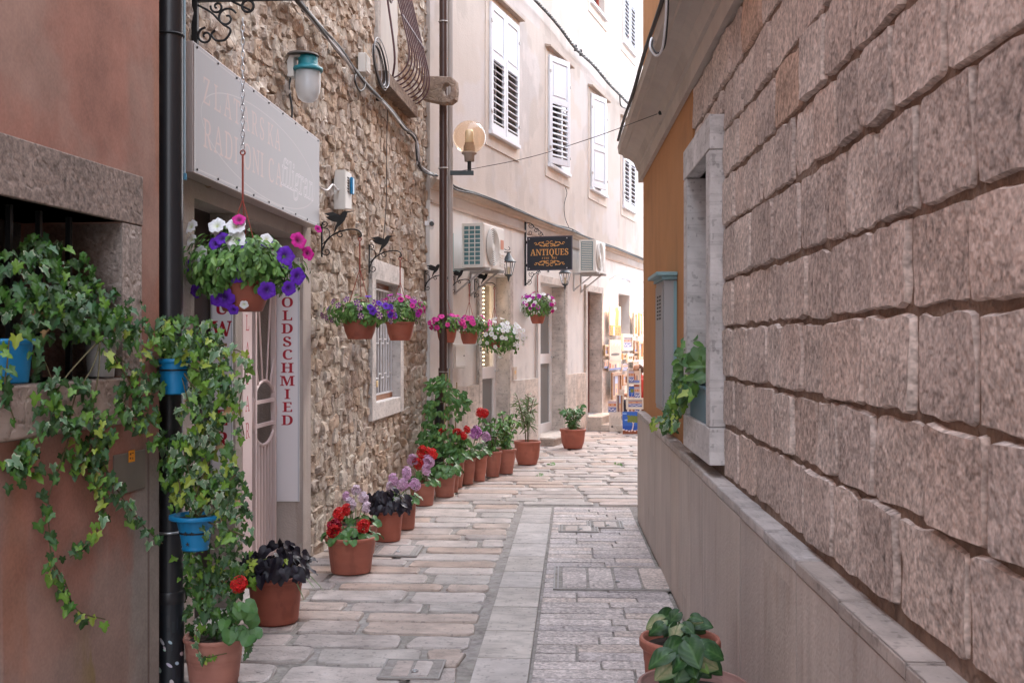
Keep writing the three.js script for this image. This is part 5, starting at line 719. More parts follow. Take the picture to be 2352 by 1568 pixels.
// ---------- pots ----------
const P = {
  classic: (R, h) => [[0.001, 0], [R * 0.74, 0], [R * 0.77, h * 0.04], [R * 0.88, h * 0.74], [R * 0.895, h * 0.75], [R * 0.895, h * 0.775], [R * 0.91, h * 0.87], [R * 0.96, h * 0.885], [R, h * 0.91], [R, h * 0.965], [R * 0.975, h], [R * 0.9, h], [R * 0.87, h * 0.95], [R * 0.84, h * 0.8], [0.001, h * 0.8]],
  urn: (R, h) => [[0.001, 0], [R * 0.66, 0], [R * 0.68, h * 0.03], [R * 0.66, h * 0.06], [R * 0.74, h * 0.25], [R * 0.88, h * 0.6], [R * 0.9, h * 0.85], [R * 0.91, h * 0.89], [R, h * 0.91], [R, h * 0.975], [R * 0.97, h], [R * 0.88, h], [R * 0.84, h * 0.85], [0.001, h * 0.84]],
  bowl: (R, h) => [[0.001, 0], [R * 0.68, 0], [R * 0.7, h * 0.04], [R * 0.84, h * 0.3], [R * 0.91, h * 0.62], [R * 0.92, h * 0.86], [R, h * 0.88], [R, h * 0.96], [R * 0.97, h], [R * 0.88, h], [R * 0.85, h * 0.88], [0.001, h * 0.87]],
  ridged: (R, h) => [[0.001, 0], [R * 0.76, 0], [R * 0.8, h * 0.14], [R * 0.82, h * 0.15], [R * 0.81, h * 0.165], [R * 0.87, h * 0.48], [R * 0.89, h * 0.49], [R * 0.88, h * 0.505], [R * 0.89, h * 0.56], [R * 0.91, h * 0.57], [R * 0.9, h * 0.585], [R * 0.94, h * 0.9], [R, h * 0.92], [R, h * 0.98], [R * 0.98, h], [R * 0.91, h], [R * 0.87, h * 0.88], [0.001, h * 0.87]],
  hang: (R, h) => [[0.001, 0], [R * 0.64, 0], [R * 0.67, h * 0.03], [R * 0.84, h * 0.42], [R * 0.94, h * 0.86], [R * 0.95, h * 0.88], [R, h * 0.9], [R, h * 0.98], [R * 0.97, h], [R * 0.9, h], [R * 0.88, h * 0.88], [0.001, h * 0.87]],
  flare: (R, h) => [[0.001, 0], [R * 0.5, 0], [R * 0.52, h * 0.06], [R * 0.49, h * 0.1], [R * 0.52, h * 0.14], [R * 0.6, h * 0.5], [R * 0.72, h * 0.85], [R * 0.96, h * 0.88], [R, h * 0.9], [R, h * 0.985], [R * 0.97, h], [R * 0.8, h], [R * 0.68, h * 0.86], [0.001, h * 0.85]],
};
function pot(t, kind, R, h, m, dy = 0) { const g = lathe(P[kind](R, h), 36); g.userData.uvd = false; const o = mesh('pot', g.translate(0, dy, 0), m, t); mesh('soil', new THREE.CircleGeometry(R * 0.84, 24).rotateX(-Math.PI / 2).translate(0, dy + h * 0.9, 0), M.soil, t); return o; }
// ---------- ivy by the pink house ----------
const MIX = { green: ['ivyDark', 'ivyDark', 'ivyMid', 'ivyMid', 'ivyMid', 'ivyLight', 'ivyBlue', 'ivyVar'], fresh: ['ivyMid', 'ivyMid', 'ivyLight', 'ivyLight', 'ivyYellow', 'ivyDark', 'ivyDark', 'ivyVar', 'ivyBlue', 'ivyMid'], varieg: ['ivyVar', 'ivyVar2', 'ivyVar', 'ivyMid', 'ivyLight', 'ivyDark', 'ivyYellow'] };
function ivyMass(f, place, cx, cy, rx, ry, n, mix, r, size = [0.03, 0.056]) {
  for (let i = 0; i < n; i++) { if (r() < 0.22) continue; const a = r() * 6.283, q = Math.sqrt(r()), x = cx + rx * q * Math.cos(a), y = cy + ry * q * Math.sin(a); f.add(LG[r() < 0.012 ? 'ivyBrown' : pick(MIX[mix], r)], place(x, y, r() * (1 - 0.4 * q)), dir(r, 0.25, 0.45, 0.8, 0.55), dir(r, 0.0, -1, 0.15, 0.7), rr(...size, r) * (0.6 + 0.45 * r())); }
}
function ivyStems(t, place, list, r) { for (const [x0, y0, x1, y1] of list) mesh('stem', tube([place(x0, y0, 0.3), place(lerp(x0, x1, 0.35) + rr(-12, 12, r), lerp(y0, y1, 0.35), 0.6), place(lerp(x0, x1, 0.7) + rr(-12, 12, r), lerp(y0, y1, 0.7), 0.45), place(x1, y1, 0.5)].map((p) => p.sub(t.position)), rr(0.0025, 0.0045, r), 24, 5), M.stem, t); }
function ivyTrail(t, f, place, pts, n, mix, r, spread = 14, size = [0.028, 0.048]) {
  const cv = new THREE.CatmullRomCurve3(pts.map(([x, y]) => place(x, y, 0.35).sub(t.position))); mesh('stem', new THREE.TubeGeometry(cv, 50, 0.0028, 5), M.stem, t);
  for (let i = 0; i < n; i++) { const k = (i + r()) / n, p = cv.getPoint(k).add(t.position); f.add(LG[pick(MIX[mix], r)], p.add(V(rr(-spread, spread, r) / 560, rr(-spread, spread, r) / 700, rr(-0.01, 0.05, r))), dir(r, 0.3, 0.3, 0.85, 0.45), dir(r, 0, -1, 0.1, 0.6), rr(...size, r)); }
}
{
  const onPink = (w0, w1) => (x, y, k) => PK.world(x, y, w0 + (w1 - w0) * k), flat = (D0, D1) => (x, y, k) => at(x, y, lerp(D0, D1, k));
  let r = rng(61);
  { const R = 0.098, p = PK.point(PK.u(12, -0.06), 1.452, -0.06), t = thing('potted_ivy', 'ivy spilling from a bright blue pot on the window sill', 'potted plant', p); pot(t, 'classic', R, 0.158, M.blue); const f = new Foliage(t, 280, 'leaf'), pl = onPink(-0.12, 0.1);
    ivyMass(f, pl, 95, 645, 135, 95, 260, 'green', r); ivyMass(f, pl, 150, 715, 150, 70, 200, 'green', r); ivyMass(f, pl, 95, 570, 60, 30, 16, 'green', r, [0.04, 0.055]); ivyTrail(t, f, onPink(0.02, 0.05), [[20, 780], [15, 840], [10, 890], [30, 960]], 14, 'fresh', r); ivyTrail(t, f, onPink(0.02, 0.06), [[60, 760], [110, 850], [130, 950], [80, 1010], [45, 1060], [40, 1105]], 44, 'green', r, 20); ivyMass(f, onPink(0.01, 0.06), 60, 1055, 42, 38, 26, 'fresh', r); f.flush(); }
  r = rng(62);
  { const p = PK.point(PK.u(231, -0.05), 1.452, -0.05), t = thing('potted_ivy', 'ivy trailing down the pink wall from a white pot on the sill', 'potted plant', p); pot(t, 'classic', 0.068, 0.165, mat([0.52, 0.5, 0.5], { t: 'plas', roughness: 0.5 })); const f = new Foliage(t, 290, 'leaf'), pl = onPink(-0.06, 0.14);
    ivyStems(t, onPink(0, 0.1), [[230, 780, 160, 960], [230, 780, 220, 1020], [235, 780, 330, 960], [232, 780, 300, 850], [228, 780, 130, 900]], r); ivyMass(f, pl, 240, 725, 100, 60, 170, 'green', r); ivyMass(f, pl, 310, 800, 80, 65, 150, 'fresh', r); ivyMass(f, onPink(0.02, 0.1), 150, 930, 80, 65, 110, 'green', r); ivyMass(f, onPink(0.02, 0.1), 215, 990, 55, 55, 55, 'fresh', r); ivyMass(f, onPink(0.02, 0.1), 320, 910, 60, 65, 100, 'green', r); ivyMass(f, onPink(0.02, 0.08), 330, 990, 60, 40, 40, 'fresh', r);
    const w = onPink(0.015, 0.05); ivyTrail(t, f, w, [[165, 980], [140, 1060], [112, 1140], [112, 1220], [120, 1290], [150, 1365], [182, 1405], [240, 1422]], 34, 'fresh', r, 12); ivyTrail(t, f, w, [[200, 1010], [240, 1070], [272, 1130], [300, 1170], [335, 1215], [372, 1248]], 40, 'green', r, 14); ivyTrail(t, f, w, [[210, 1050], [235, 1120], [240, 1170], [215, 1230], [160, 1280]], 30, 'fresh', r, 12); ivyMass(f, w, 205, 1075, 45, 50, 40, 'fresh', r); ivyTrail(t, f, w, [[120, 1290], [150, 1340], [168, 1400]], 8, 'fresh', r, 6, [0.03, 0.04]); f.flush(); }
  r = rng(63);
  { const p = at(400, 905, 4.8), t = thing('potted_ivy', 'bushy ivy in a blue pot fixed high on the black drainpipe', 'potted plant', p); pot(t, 'classic', 0.074, 0.16, M.blue); mesh('holder', new THREE.TorusGeometry(0.07, 0.004, 6, 24).rotateX(Math.PI / 2).translate(0, 0.11, 0), M.iron, t); mesh('strap', box(0.02, 0.03, 0.12, 0, 0.1, -0.1), M.iron, t); const f = new Foliage(t, 295, 'leaf'), pl = flat(4.95, 4.58);
    ivyStems(t, pl, [[400, 830, 300, 800], [400, 830, 520, 790], [410, 835, 500, 960], [410, 835, 470, 1000], [395, 832, 330, 860], [420, 830, 545, 900]], r); ivyMass(f, pl, 400, 770, 120, 48, 200, 'fresh', r); ivyMass(f, pl, 455, 815, 72, 50, 150, 'fresh', r); ivyMass(f, pl, 330, 790, 60, 45, 50, 'green', r); ivyMass(f, flat(4.85, 4.6), 485, 895, 56, 80, 150, 'fresh', r); ivyTrail(t, f, flat(4.8, 4.65), [[500, 800], [555, 810], [562, 860], [550, 930], [560, 1000]], 26, 'varieg', r, 16); ivyMass(f, flat(4.85, 4.65), 455, 960, 50, 80, 100, 'varieg', r); f.flush(); }
  r = rng(64);
  { const p = at(448, 1262, 4.78), t = thing('potted_ivy', 'variegated ivy above a flared blue pot with star cutouts', 'potted plant', p); pot(t, 'flare', 0.115, 0.157, M.blue); mesh('holder', new THREE.TorusGeometry(0.07, 0.004, 6, 24).rotateX(Math.PI / 2).translate(0, 0.08, 0), M.iron, t); for (const [x, y] of [[425, 1226], [440, 1226], [430, 1250]]) { const s = []; for (let i = 0; i < 10; i++) { const a = i * Math.PI / 5, q = i % 2 ? 0.004 : 0.011; s.push([q * Math.sin(a), q * Math.cos(a)]); } mesh('star_cutout', plate(s, 0.002).translate(...at(x, y, 4.71).sub(p).toArray()), M.dark, t); }
    const f = new Foliage(t, 295, 'leaf'); ivyStems(t, flat(4.85, 4.65), [[448, 1185, 420, 1010], [448, 1185, 480, 1000], [450, 1185, 540, 1090], [450, 1190, 560, 1230], [446, 1185, 390, 1060], [452, 1188, 520, 1160]], r); ivyMass(f, flat(4.9, 4.62), 462, 1060, 78, 80, 190, 'varieg', r, [0.036, 0.06]); ivyMass(f, flat(4.9, 4.62), 470, 1140, 85, 55, 170, 'varieg', r); ivyMass(f, flat(5, 4.7), 400, 1090, 50, 90, 90, 'green', r); ivyMass(f, flat(5.05, 4.75), 535, 1160, 42, 90, 130, 'green', r, [0.026, 0.045]); ivyMass(f, flat(4.7, 4.62), 520, 1210, 60, 40, 34, 'fresh', r); f.flush(); }
  r = rng(65);
  { const D = 4.98, p = at(491, 1570, D); p.y = 0; const t = thing('potted_ivy', 'ridged terracotta pot of ivy with a red geranium by the pipe', 'potted plant', p); const h = EYE - (1458 - CY) * D / F; pot(t, 'ridged', 0.14, h, M.terra3); const f = new Foliage(t, 290, 'leaf'); ivyMass(f, flat(5.1, 4.8), 470, 1310, 100, 60, 170, 'fresh', r); ivyMass(f, flat(5.1, 4.8), 480, 1385, 75, 80, 190, 'green', r); ivyMass(f, flat(5.1, 4.82), 555, 1290, 45, 60, 50, 'fresh', r, [0.03, 0.05]); ivyTrail(t, f, flat(4.9, 4.78), [[540, 1430], [572, 1470], [575, 1500]], 12, 'green', r, 6, [0.02, 0.035]); ivyTrail(t, f, flat(4.83, 4.8), [[450, 1440], [452, 1485], [465, 1507], [520, 1500]], 8, 'fresh', r, 10, [0.025, 0.04]);
    for (let i = 0; i < 26; i++) f.add(LG[i % 2 ? 'roundA' : 'roundB'], at(rr(500, 585, r), rr(1380, 1460, r), rr(4.8, 5.05, r)), dir(r, 0.1, 0.6, 0.7, 0.4), dir(r, 0.2, -0.8, 0.2, 0.5), rr(0.04, 0.07, r)); f.flush();
    bloom(t, GH.red[0], at(548, 1342, 4.86), V(0, 1, 0.2), 0.036, 'flower_head', r); bloom(t, GH.crimson[0], at(470, 1365, 4.95), V(0, 1, 0.2), 0.022, 'flower_head', r); for (const [x, y] of [[548, 1350], [470, 1370]]) mesh('stalk', rod(at(x, y, 4.88).sub(p), V(0.02, h, 0), 0.003, 5), M.green, t); }
}
// ---------- hanging baskets ----------
const KEYS = ['ovalA', 'ovalB', 'ovalC', 'ovalA', 'ovalB'];
function basket(o) {
  const { H, R, h, drop, label, flowers, nl, rx, ry, seed, chain } = o, r = rng(seed), base = V(H.x, H.y - drop, H.z), t = thing('hanging_basket', label, 'flower basket', base, 0, 'hanging flower baskets along the lane');
  pot(t, 'hang', R, h, M.terra, 0); const rimY = h, hk = drop - (chain || 0), hy = h + (hk - h) * 0.62;
  mesh('hook', merge([new THREE.TorusGeometry(0.012, 0.004, 6, 14).translate(0, hk - 0.012, 0), rod(V(0, hk - 0.024, 0), V(0, hy, 0), 0.0055, 6)]), M.redwire, t); for (let i = 0; i < 3; i++) { const a = i * 2.1 + 0.5; mesh('hanger_wire', rod(V(0, hy, 0), V(R * 0.95 * Math.cos(a), rimY, R * 0.95 * Math.sin(a)), 0.003, 5), M.redwire, t); }
  if (chain) { const L = Math.floor(chain / 0.034); for (let i = 0; i < L; i++) mesh('chain_link', new THREE.TorusGeometry(0.012, 0.0032, 5, 10).scale(0.75, 1.6, 1).rotateY(i % 2 ? Math.PI / 2 : 0).translate(0, hk + 0.015 + i * 0.034, 0), M.steel, t); }
  const c = V(base.x + (o.ox || 0), base.y + h + ry * 0.45 + (o.oy || 0), base.z), f = new Foliage(t, o.single || 0, 'leaf');
  for (let i = 0; i < nl; i++) { const a = r() * 6.283, cz = rr(-0.75, 1, r), q = Math.sqrt(1 - cz * cz), k = 0.5 + 0.55 * Math.pow(r(), 0.5), lump = 0.82 + 0.3 * n3(Math.cos(a) * 2 + seed, cz * 2, Math.sin(a) * 2); const n = V(q * Math.cos(a), cz, q * Math.sin(a)); let p = c.clone().add(V(n.x * rx * k * lump, n.y * ry * k * lump, n.z * rx * k * lump)); const rad = Math.hypot(p.x - base.x, p.z - base.z); if (p.y < base.y + h * 0.85 && rad < R * 1.05) p.y = base.y + h * (0.9 + 0.5 * r()); f.add(LG[pick(KEYS, r)], p, n.clone().add(dir(r, 0, 0.5, 0.2, 0.5)), n.clone().add(dir(r, 0, -0.5, 0, 0.6)), rr(0.03, 0.05, r) * (o.leaf || 1)); }
  f.flush();
  for (const fl of flowers(r)) { let p, n; if (fl.px) { p = at(fl.px[0], fl.px[1], -base.z - Math.sqrt(Math.max(0.02, 1 - ((fl.px[0] - o.cx) / 150) ** 2)) * 0.16); n = p.clone().sub(c).normalize().multiplyScalar(0.8).add(V(0.1, 0.1, 0.7)); } else { const a = r() * 6.283, cz = rr(-0.5, 0.95, r), q = Math.sqrt(1 - cz * cz); n = V(q * Math.cos(a), cz, q * Math.sin(a) * 0.7 + 0.35).normalize(); const k = rr(0.95, 1.12, r); p = c.clone().add(V(n.x * rx * k, n.y * ry * k, n.z * rx * k)); if (p.y < base.y + h * 0.9 && Math.hypot(p.x - base.x, p.z - base.z) < R * 1.1) p.y = base.y + h * (0.95 + 0.4 * r()); n.add(dir(r, 0, 0.1, 0.4, 0.35)); } bloom(t, FG[fl.k], p, n, fl.s, 'flower', r); }
  return t;
}
const many = (list, n, s0, s1) => (r) => { const o = []; for (let i = 0; i < n; i++) o.push({ k: pick(list, r), s: rr(s0, s1, r) }); return o; };
{
  const D = 5.48, H = at(557, 28, D), v = (y) => (784 - y) / F * D + EYE, drop = H.y - v(715);
  const F1 = [['magenta', 686, 551, 0.04], ['magenta', 708, 581, 0.034], ['magenta', 548, 503, 0.03], ['magenta', 731, 525, 0.02], ['purple', 656, 586, 0.045], ['purple', 658, 606, 0.03], ['purple', 684, 634, 0.04], ['purple', 664, 662, 0.035], ['purple', 613, 667, 0.042], ['purple', 513, 684, 0.05], ['purple', 543, 630, 0.04], ['purple', 492, 558, 0.032], ['purple', 508, 546, 0.032], ['purple', 427, 612, 0.033], ['purple', 448, 669, 0.032], ['purple', 610, 553, 0.03], ['purple', 555, 560, 0.026], ['purple', 495, 690, 0.03], ['purple', 535, 712, 0.025], ['white', 436, 519, 0.036], ['white', 541, 516, 0.044], ['white', 541, 548, 0.046], ['white', 457, 584, 0.042], ['white', 496, 516, 0.04], ['white', 612, 548, 0.028], ['white', 437, 550, 0.03], ['white', 520, 575, 0.03], ['white', 560, 700, 0.02]];
  basket({ H, R: 0.15, h: 0.165, drop, chain: H.y - v(345), label: 'large basket of white, violet and magenta petunias hung on a chain', flowers: () => F1.map(([k, x, y, s]) => ({ k, px: [x, y], s: s * 1.18 })), nl: 1500, rx: 0.32, ry: 0.21, seed: 71, single: 280, leaf: 1.05, cx: 560, oy: -0.03 });
  const put = (i, yb, R, h, o) => { const H = hooks[i], Dh = -H.z, drop = H.y - ((784 - yb) / F * Dh + EYE); basket({ H, R, h, drop, ...o }); };
  put(0, 779, 0.135, 0.145, { label: 'basket of purple petunias striped with cream on the stone wall', flowers: many(['star', 'star', 'star', 'purple'], 36, 0.024, 0.032), nl: 620, rx: 0.26, ry: 0.13, seed: 72, oy: 0.0 });
  put(1, 782, 0.135, 0.17, { label: 'basket of dark magenta petunias before the barred window', flowers: many(['plum', 'magenta', 'plum', 'plum', 'star'], 34, 0.025, 0.035), nl: 480, rx: 0.22, ry: 0.15, seed: 73, oy: 0.03 });
  put(2, 787, 0.12, 0.16, { label: 'basket of bright pink petunias in front of the downpipe', flowers: many(['pink', 'pink', 'magenta'], 36, 0.026, 0.035), nl: 420, rx: 0.2, ry: 0.11, seed: 74, oy: 0.01 });
  put(3, 790, 0.115, 0.155, { label: 'basket of pink and plum petunias just past the downpipe', flowers: many(['pink', 'plum', 'pink'], 32, 0.024, 0.034), nl: 420, rx: 0.21, ry: 0.12, seed: 75, oy: 0.02, ox: 0.04 });
  put(4, 800, 0.1, 0.13, { label: 'sprawling basket of white petunias by the lit doorway', flowers: many(['white'], 75, 0.024, 0.034), nl: 950, rx: 0.33, ry: 0.25, seed: 76, oy: -0.12, ox: 0.06 });
  put(5, 743, 0.12, 0.13, { label: 'basket of white and magenta petunias below the dark hanging sign', flowers: many(['white', 'white', 'plum', 'magenta', 'plum'], 60, 0.026, 0.036), nl: 620, rx: 0.29, ry: 0.2, seed: 77, oy: 0.03 });
}
// ---------- pots standing along the left ----------
const GRP = 'terracotta pots standing along the lane';
function standing(x, yb, W, yr, kind, m, label, grow, o = {}) {
  const Df = o.D || 3920 / (yb - CY), D = Df + (o.D ? 0 : 0.7 * W / 2 * Df / F), R = W / 2 * D / F, h = EYE - (yr - CY) * D / F, p = at(x, CY, D); p.y = 0.006; const t = thing('potted_plant', label, 'potted plant', p, 0, GRP), q = hash(Math.round(x), 9), q2 = hash(Math.round(x), 23); const pm = m.clone(); pm.color.multiplyScalar(0.86 + 0.26 * q); pm.color.g *= 0.94 + 0.16 * q2; pm.color.b *= 0.92 + 0.22 * q2; pot(t, kind, R, h, pm); grow(t, R, h, p); return t;
}
const onTop = (p, h, x, y, z) => V(p.x + x, p.y + h + y, p.z + z);
function geranium(seed, heads, nl = 40, spread = 1.15, up = 0.12) {
  return (t, R, h, p) => { const r = rng(seed), f = new Foliage(t, -1 < 0 ? Math.min(nl, 40) : 0, 'leaf'); for (let i = 0; i < nl; i++) { const a = r() * 6.28, q = Math.sqrt(r()) * R * spread, y = up * (0.25 + 0.75 * r()) * (1.1 - q / (R * spread)); f.add(LG[r() < 0.5 ? 'roundA' : 'roundB'], onTop(p, h, q * Math.cos(a), y - 0.01, q * Math.sin(a)), dir(r, Math.cos(a) * 0.5, 0.9, Math.sin(a) * 0.5 + 0.3, 0.35), dir(r, Math.cos(a), -0.4, Math.sin(a), 0.4), rr(0.04, 0.065, r)); } f.flush();
    for (const [k, dx, dy, dz, s] of heads) { const hp = onTop(p, h, dx, dy, dz); bloom(t, pick(GH[k], r), hp, V(rr(-0.2, 0.2, r), 1, 0.25), s, 'flower_head', r); mesh('stalk', tube([V(dx, h + dy - s * 0.5, dz), V(dx * 0.7, h + dy * 0.5, dz * 0.7), V(dx * 0.3, h - 0.02, dz * 0.3)], 0.003, 8, 5), M.green, t); } };
}
function blackLeaf(seed, n, k = 1.1, grass) { return (t, R, h, p) => { const r = rng(seed), f = new Foliage(t, 200, 'leaf'); for (let i = 0; i < n; i++) { const a = r() * 6.28, q = Math.sqrt(r()), y = 0.02 + 0.16 * r() * Math.sqrt(1.05 - q * q); f.add(LG[r() < 0.6 ? 'black' : 'black2'], onTop(p, h, q * R * k * Math.cos(a), y, q * R * k * Math.sin(a)), dir(r, Math.cos(a) * 0.6, 0.7, Math.sin(a) * 0.6 + 0.4, 0.5), dir(r, Math.cos(a), -0.6, Math.sin(a), 0.6), rr(0.05, 0.085, r)); } if (grass) for (let i = 0; i < 7; i++) { const a = rr(-0.6, 1.2, r) + (i % 2 ? 2.4 : 0); f.add(LG.blade, onTop(p, h, 0.1 * Math.cos(a), 0.04, 0.1 * Math.sin(a)), dir(r, Math.cos(a) * 0.4, 0.9, 0.3, 0.2), dir(r, Math.cos(a), 0.25, Math.sin(a) * 0.5, 0.15), rr(0.16, 0.26, r)); for (let k2 = 0; k2 < 2 && i < 5; k2++) f.add(LG.ivyYellow, onTop(p, h, rr(-0.14, 0.14, r), 0.1, 0.1), dir(r, 0, 0.6, 0.8, 0.3), dir(r, 0, -1, 0.3, 0.5), rr(0.03, 0.04, r)); } f.flush(); for (let i = 0; i < 5; i++) mesh('stalk', rod(V(0.02 * i - 0.04, h * 0.85, 0.01), V(0.05 * i - 0.1, h + 0.06, 0.02 * (i % 2)), 0.004, 5), M.stem, t); }; }
function shrub(seed, keys, n, hgt, wid, size, stems = 5, trunk = 0) { return (t, R, h, p) => { const r = rng(seed), f = new Foliage(t, 0); for (let s = 0; s < stems; s++) { const a = s / stems * 6.28 + r(), tx = wid * Math.cos(a) * rr(0.3, 1, r), tz = wid * Math.sin(a) * rr(0.3, 1, r), H = hgt * rr(0.6, 1, r), A = V(0.02 * Math.cos(a), h * 0.85, 0.02 * Math.sin(a)), B = V(tx * 0.35, h + H * 0.5, tz * 0.35), C = V(tx, h + H, tz), cv = new THREE.CatmullRomCurve3([A, B, C]); mesh('stem', new THREE.TubeGeometry(cv, 12, 0.005, 5), M.stem, t); for (let i = 0; i < n; i++) { const k = rr(trunk, 1, r), q = cv.getPoint(k).add(p); const b = r() * 6.28; f.add(LG[pick(keys, r)], q.add(V(0.015 * Math.cos(b), 0, 0.015 * Math.sin(b))), dir(r, Math.cos(b) * 0.3, 0.6, 0.5, 0.4), V(Math.cos(b), keys[0] === 'lance' ? rr(-0.1, 1.2, r) : rr(-0.9, 0.2, r), Math.sin(b)), rr(size * 0.6, size, r)); } } f.flush(); }; }
standing(632, 1441, 135, 1321, 'classic', M.terra, 'dark red pot of black leaved plant beside the ivy pot', blackLeaf(81, 150, 1.15, true));
standing(816, 1290, 111, 1202, 'classic', M.terra2, 'pot of pale lilac geraniums behind the red geranium pot', geranium(82, [['pale', -0.03, 0.15, 0.05, 0.045], ['pale', 0.06, 0.19, 0.0, 0.04], ['pale', 0.09, 0.12, 0.05, 0.04], ['lilac', -0.07, 0.2, 0, 0.034], ['pale', 0.0, 0.24, -0.03, 0.036]], 34, 1), { D: 8.0 });
standing(806, 1323, 119, 1232, 'classic', M.terra, 'large pot of scarlet geraniums with three bright flower heads', geranium(83, [['red', -0.08, 0.15, 0.02, 0.052], ['crimson', -0.1, 0.08, 0.1, 0.05], ['red', -0.1, 0.05, 0.12, 0.045], ['red', 0.1, 0.08, 0.08, 0.05], ['red', -0.03, 0.18, 0, 0.04]], 46, 1.05, 0.09));
standing(889, 1247, 79, 1173, 'classic', M.terra, 'pot of glossy black leaves beside the stone wall', blackLeaf(84, 120, 1.25));
standing(932, 1218, 52, 1147, 'classic', M.terra2, 'narrow pot of tall lilac geraniums beside the black leaved pot', geranium(85, [['lilac', -0.1, 0.17, 0.02, 0.05], ['lilac', 0.0, 0.22, 0, 0.055], ['lilac', 0.08, 0.13, 0.05, 0.05], ['pale', -0.13, 0.11, 0.04, 0.04], ['lilac', -0.02, 0.13, 0.05, 0.05]], 36, 1.3, 0.14));
standing(970, 1164, 65, 1108, 'classic', M.terra2, 'pot of mixed scarlet and pink geraniums against the stone wall', geranium(86, [['lilac', -0.09, 0.22, 0.05, 0.055], ['lilac', 0.06, 0.21, 0.06, 0.06], ['lilac', 0.05, 0.13, 0.1, 0.055], ['red', 0.02, 0.28, 0, 0.07], ['red', -0.04, 0.18, 0.04, 0.055], ['red', 0.1, 0.27, 0, 0.06]], 44, 1.2, 0.14));
standing(1021, 1144, 55, 1090, 'classic', M.terra2, 'pot of dense round geranium leaves without flowers', geranium(87, [], 70, 1.35, 0.26));
standing(1034, 1133, 46, 1081, 'classic', M.terra2, 'small pot of low foliage tucked behind the leafy geranium pot', geranium(88, [], 30, 1.2, 0.14));
standing(1047, 1123, 43, 1055, 'urn', M.terra2, 'urn pot of red flowering leafy plant near the climbing vine', geranium(89, [['red', -0.14, 0.3, 0.05, 0.045], ['red', 0.02, 0.29, 0.05, 0.05], ['red', 0.09, 0.26, 0.05, 0.045], ['red', 0.12, 0.32, 0, 0.04]], 60, 1.5, 0.26));
standing(1071, 1114, 46, 1051, 'urn', M.terra2, 'urn pot with one violet pink geranium head', geranium(90, [['mauve', 0.11, 0.28, 0.06, 0.07], ['red', 0.16, 0.5, 0, 0.055], ['red', 0.2, 0.49, 0.02, 0.05]], 46, 1.3, 0.22));
standing(1101, 1107, 38, 1047, 'urn', M.terra2, 'slim urn pot with a small lilac bloom', geranium(91, [['lilac', 0.08, 0.22, 0.05, 0.055]], 40, 1.4, 0.22));
standing(1131, 1097, 45, 1036, 'urn', M.terra2, 'urn pot of tall green shrub with a drooping shoot', shrub(92, ['vine', 'ovalB', 'ovalA'], 34, 0.44, 0.2, 0.075, 7));
standing(1162, 1090, 48, 1031, 'urn', M.terra2, 'urn pot of upright leafy shrub beside the oleander bowl', shrub(93, ['ovalA', 'vine', 'ovalC'], 34, 0.46, 0.16, 0.075, 7));
standing(1211, 1069, 64, 1013, 'bowl', M.terra, 'broad bowl pot of slender oleander shoots by the step', shrub(94, ['lance'], 30, 0.62, 0.2, 0.13, 7, 0.3));
standing(1316, 1032, 61, 985, 'bowl', M.terra, 'bowl pot of small oleander beside the far stone step', shrub(95, ['lance', 'lance', 'vine'], 40, 0.36, 0.2, 0.1, 8, 0.1));
{ // climbing vine on canes behind the pots
  const p = at(1022, CY, 11.75); p.y = 0; const t = thing('climbing_vine', 'tall leafy vine climbing canes at the foot of the downpipe', 'vine', p), r = rng(96); for (const [dx, H] of [[-0.02, 1.25], [0.1, 1.15], [0.02, 1.3]]) mesh('cane', rod(V(dx, 0, 0.04), V(dx + 0.03, H, 0), 0.007, 6), mat([0.35, 0.26, 0.14]), t);
  const f = new Foliage(t, 0); const cl = (x, y, rx, ry, n) => { for (let i = 0; i < n; i++) { const a = r() * 6.28, q = Math.sqrt(r()), c = at(x + rx * q * Math.cos(a), y + ry * q * Math.sin(a), rr(11.45, 11.85, r)); for (let k = 0; k < 3; k++) f.add(LG[pick(['vine', 'vine', 'ovalA', 'ovalB'], r)], c.clone().add(V(rr(-0.03, 0.03, r), rr(-0.02, 0.02, r), 0)), dir(r, 0.2, 0.5, 0.8, 0.4), dir(r, (x > 1025 ? 0.6 : -0.3), -0.8, 0.2, 0.7), rr(0.045, 0.075, r)); } };
  cl(1012, 882, 30, 26, 34); cl(1045, 908, 28, 16, 24); cl(1060, 925, 14, 14, 9); cl(1000, 945, 24, 30, 20); cl(1035, 950, 22, 26, 14); cl(1020, 1005, 50, 34, 60); cl(985, 1010, 22, 40, 40); cl(1052, 1020, 25, 30, 26); f.flush();
}
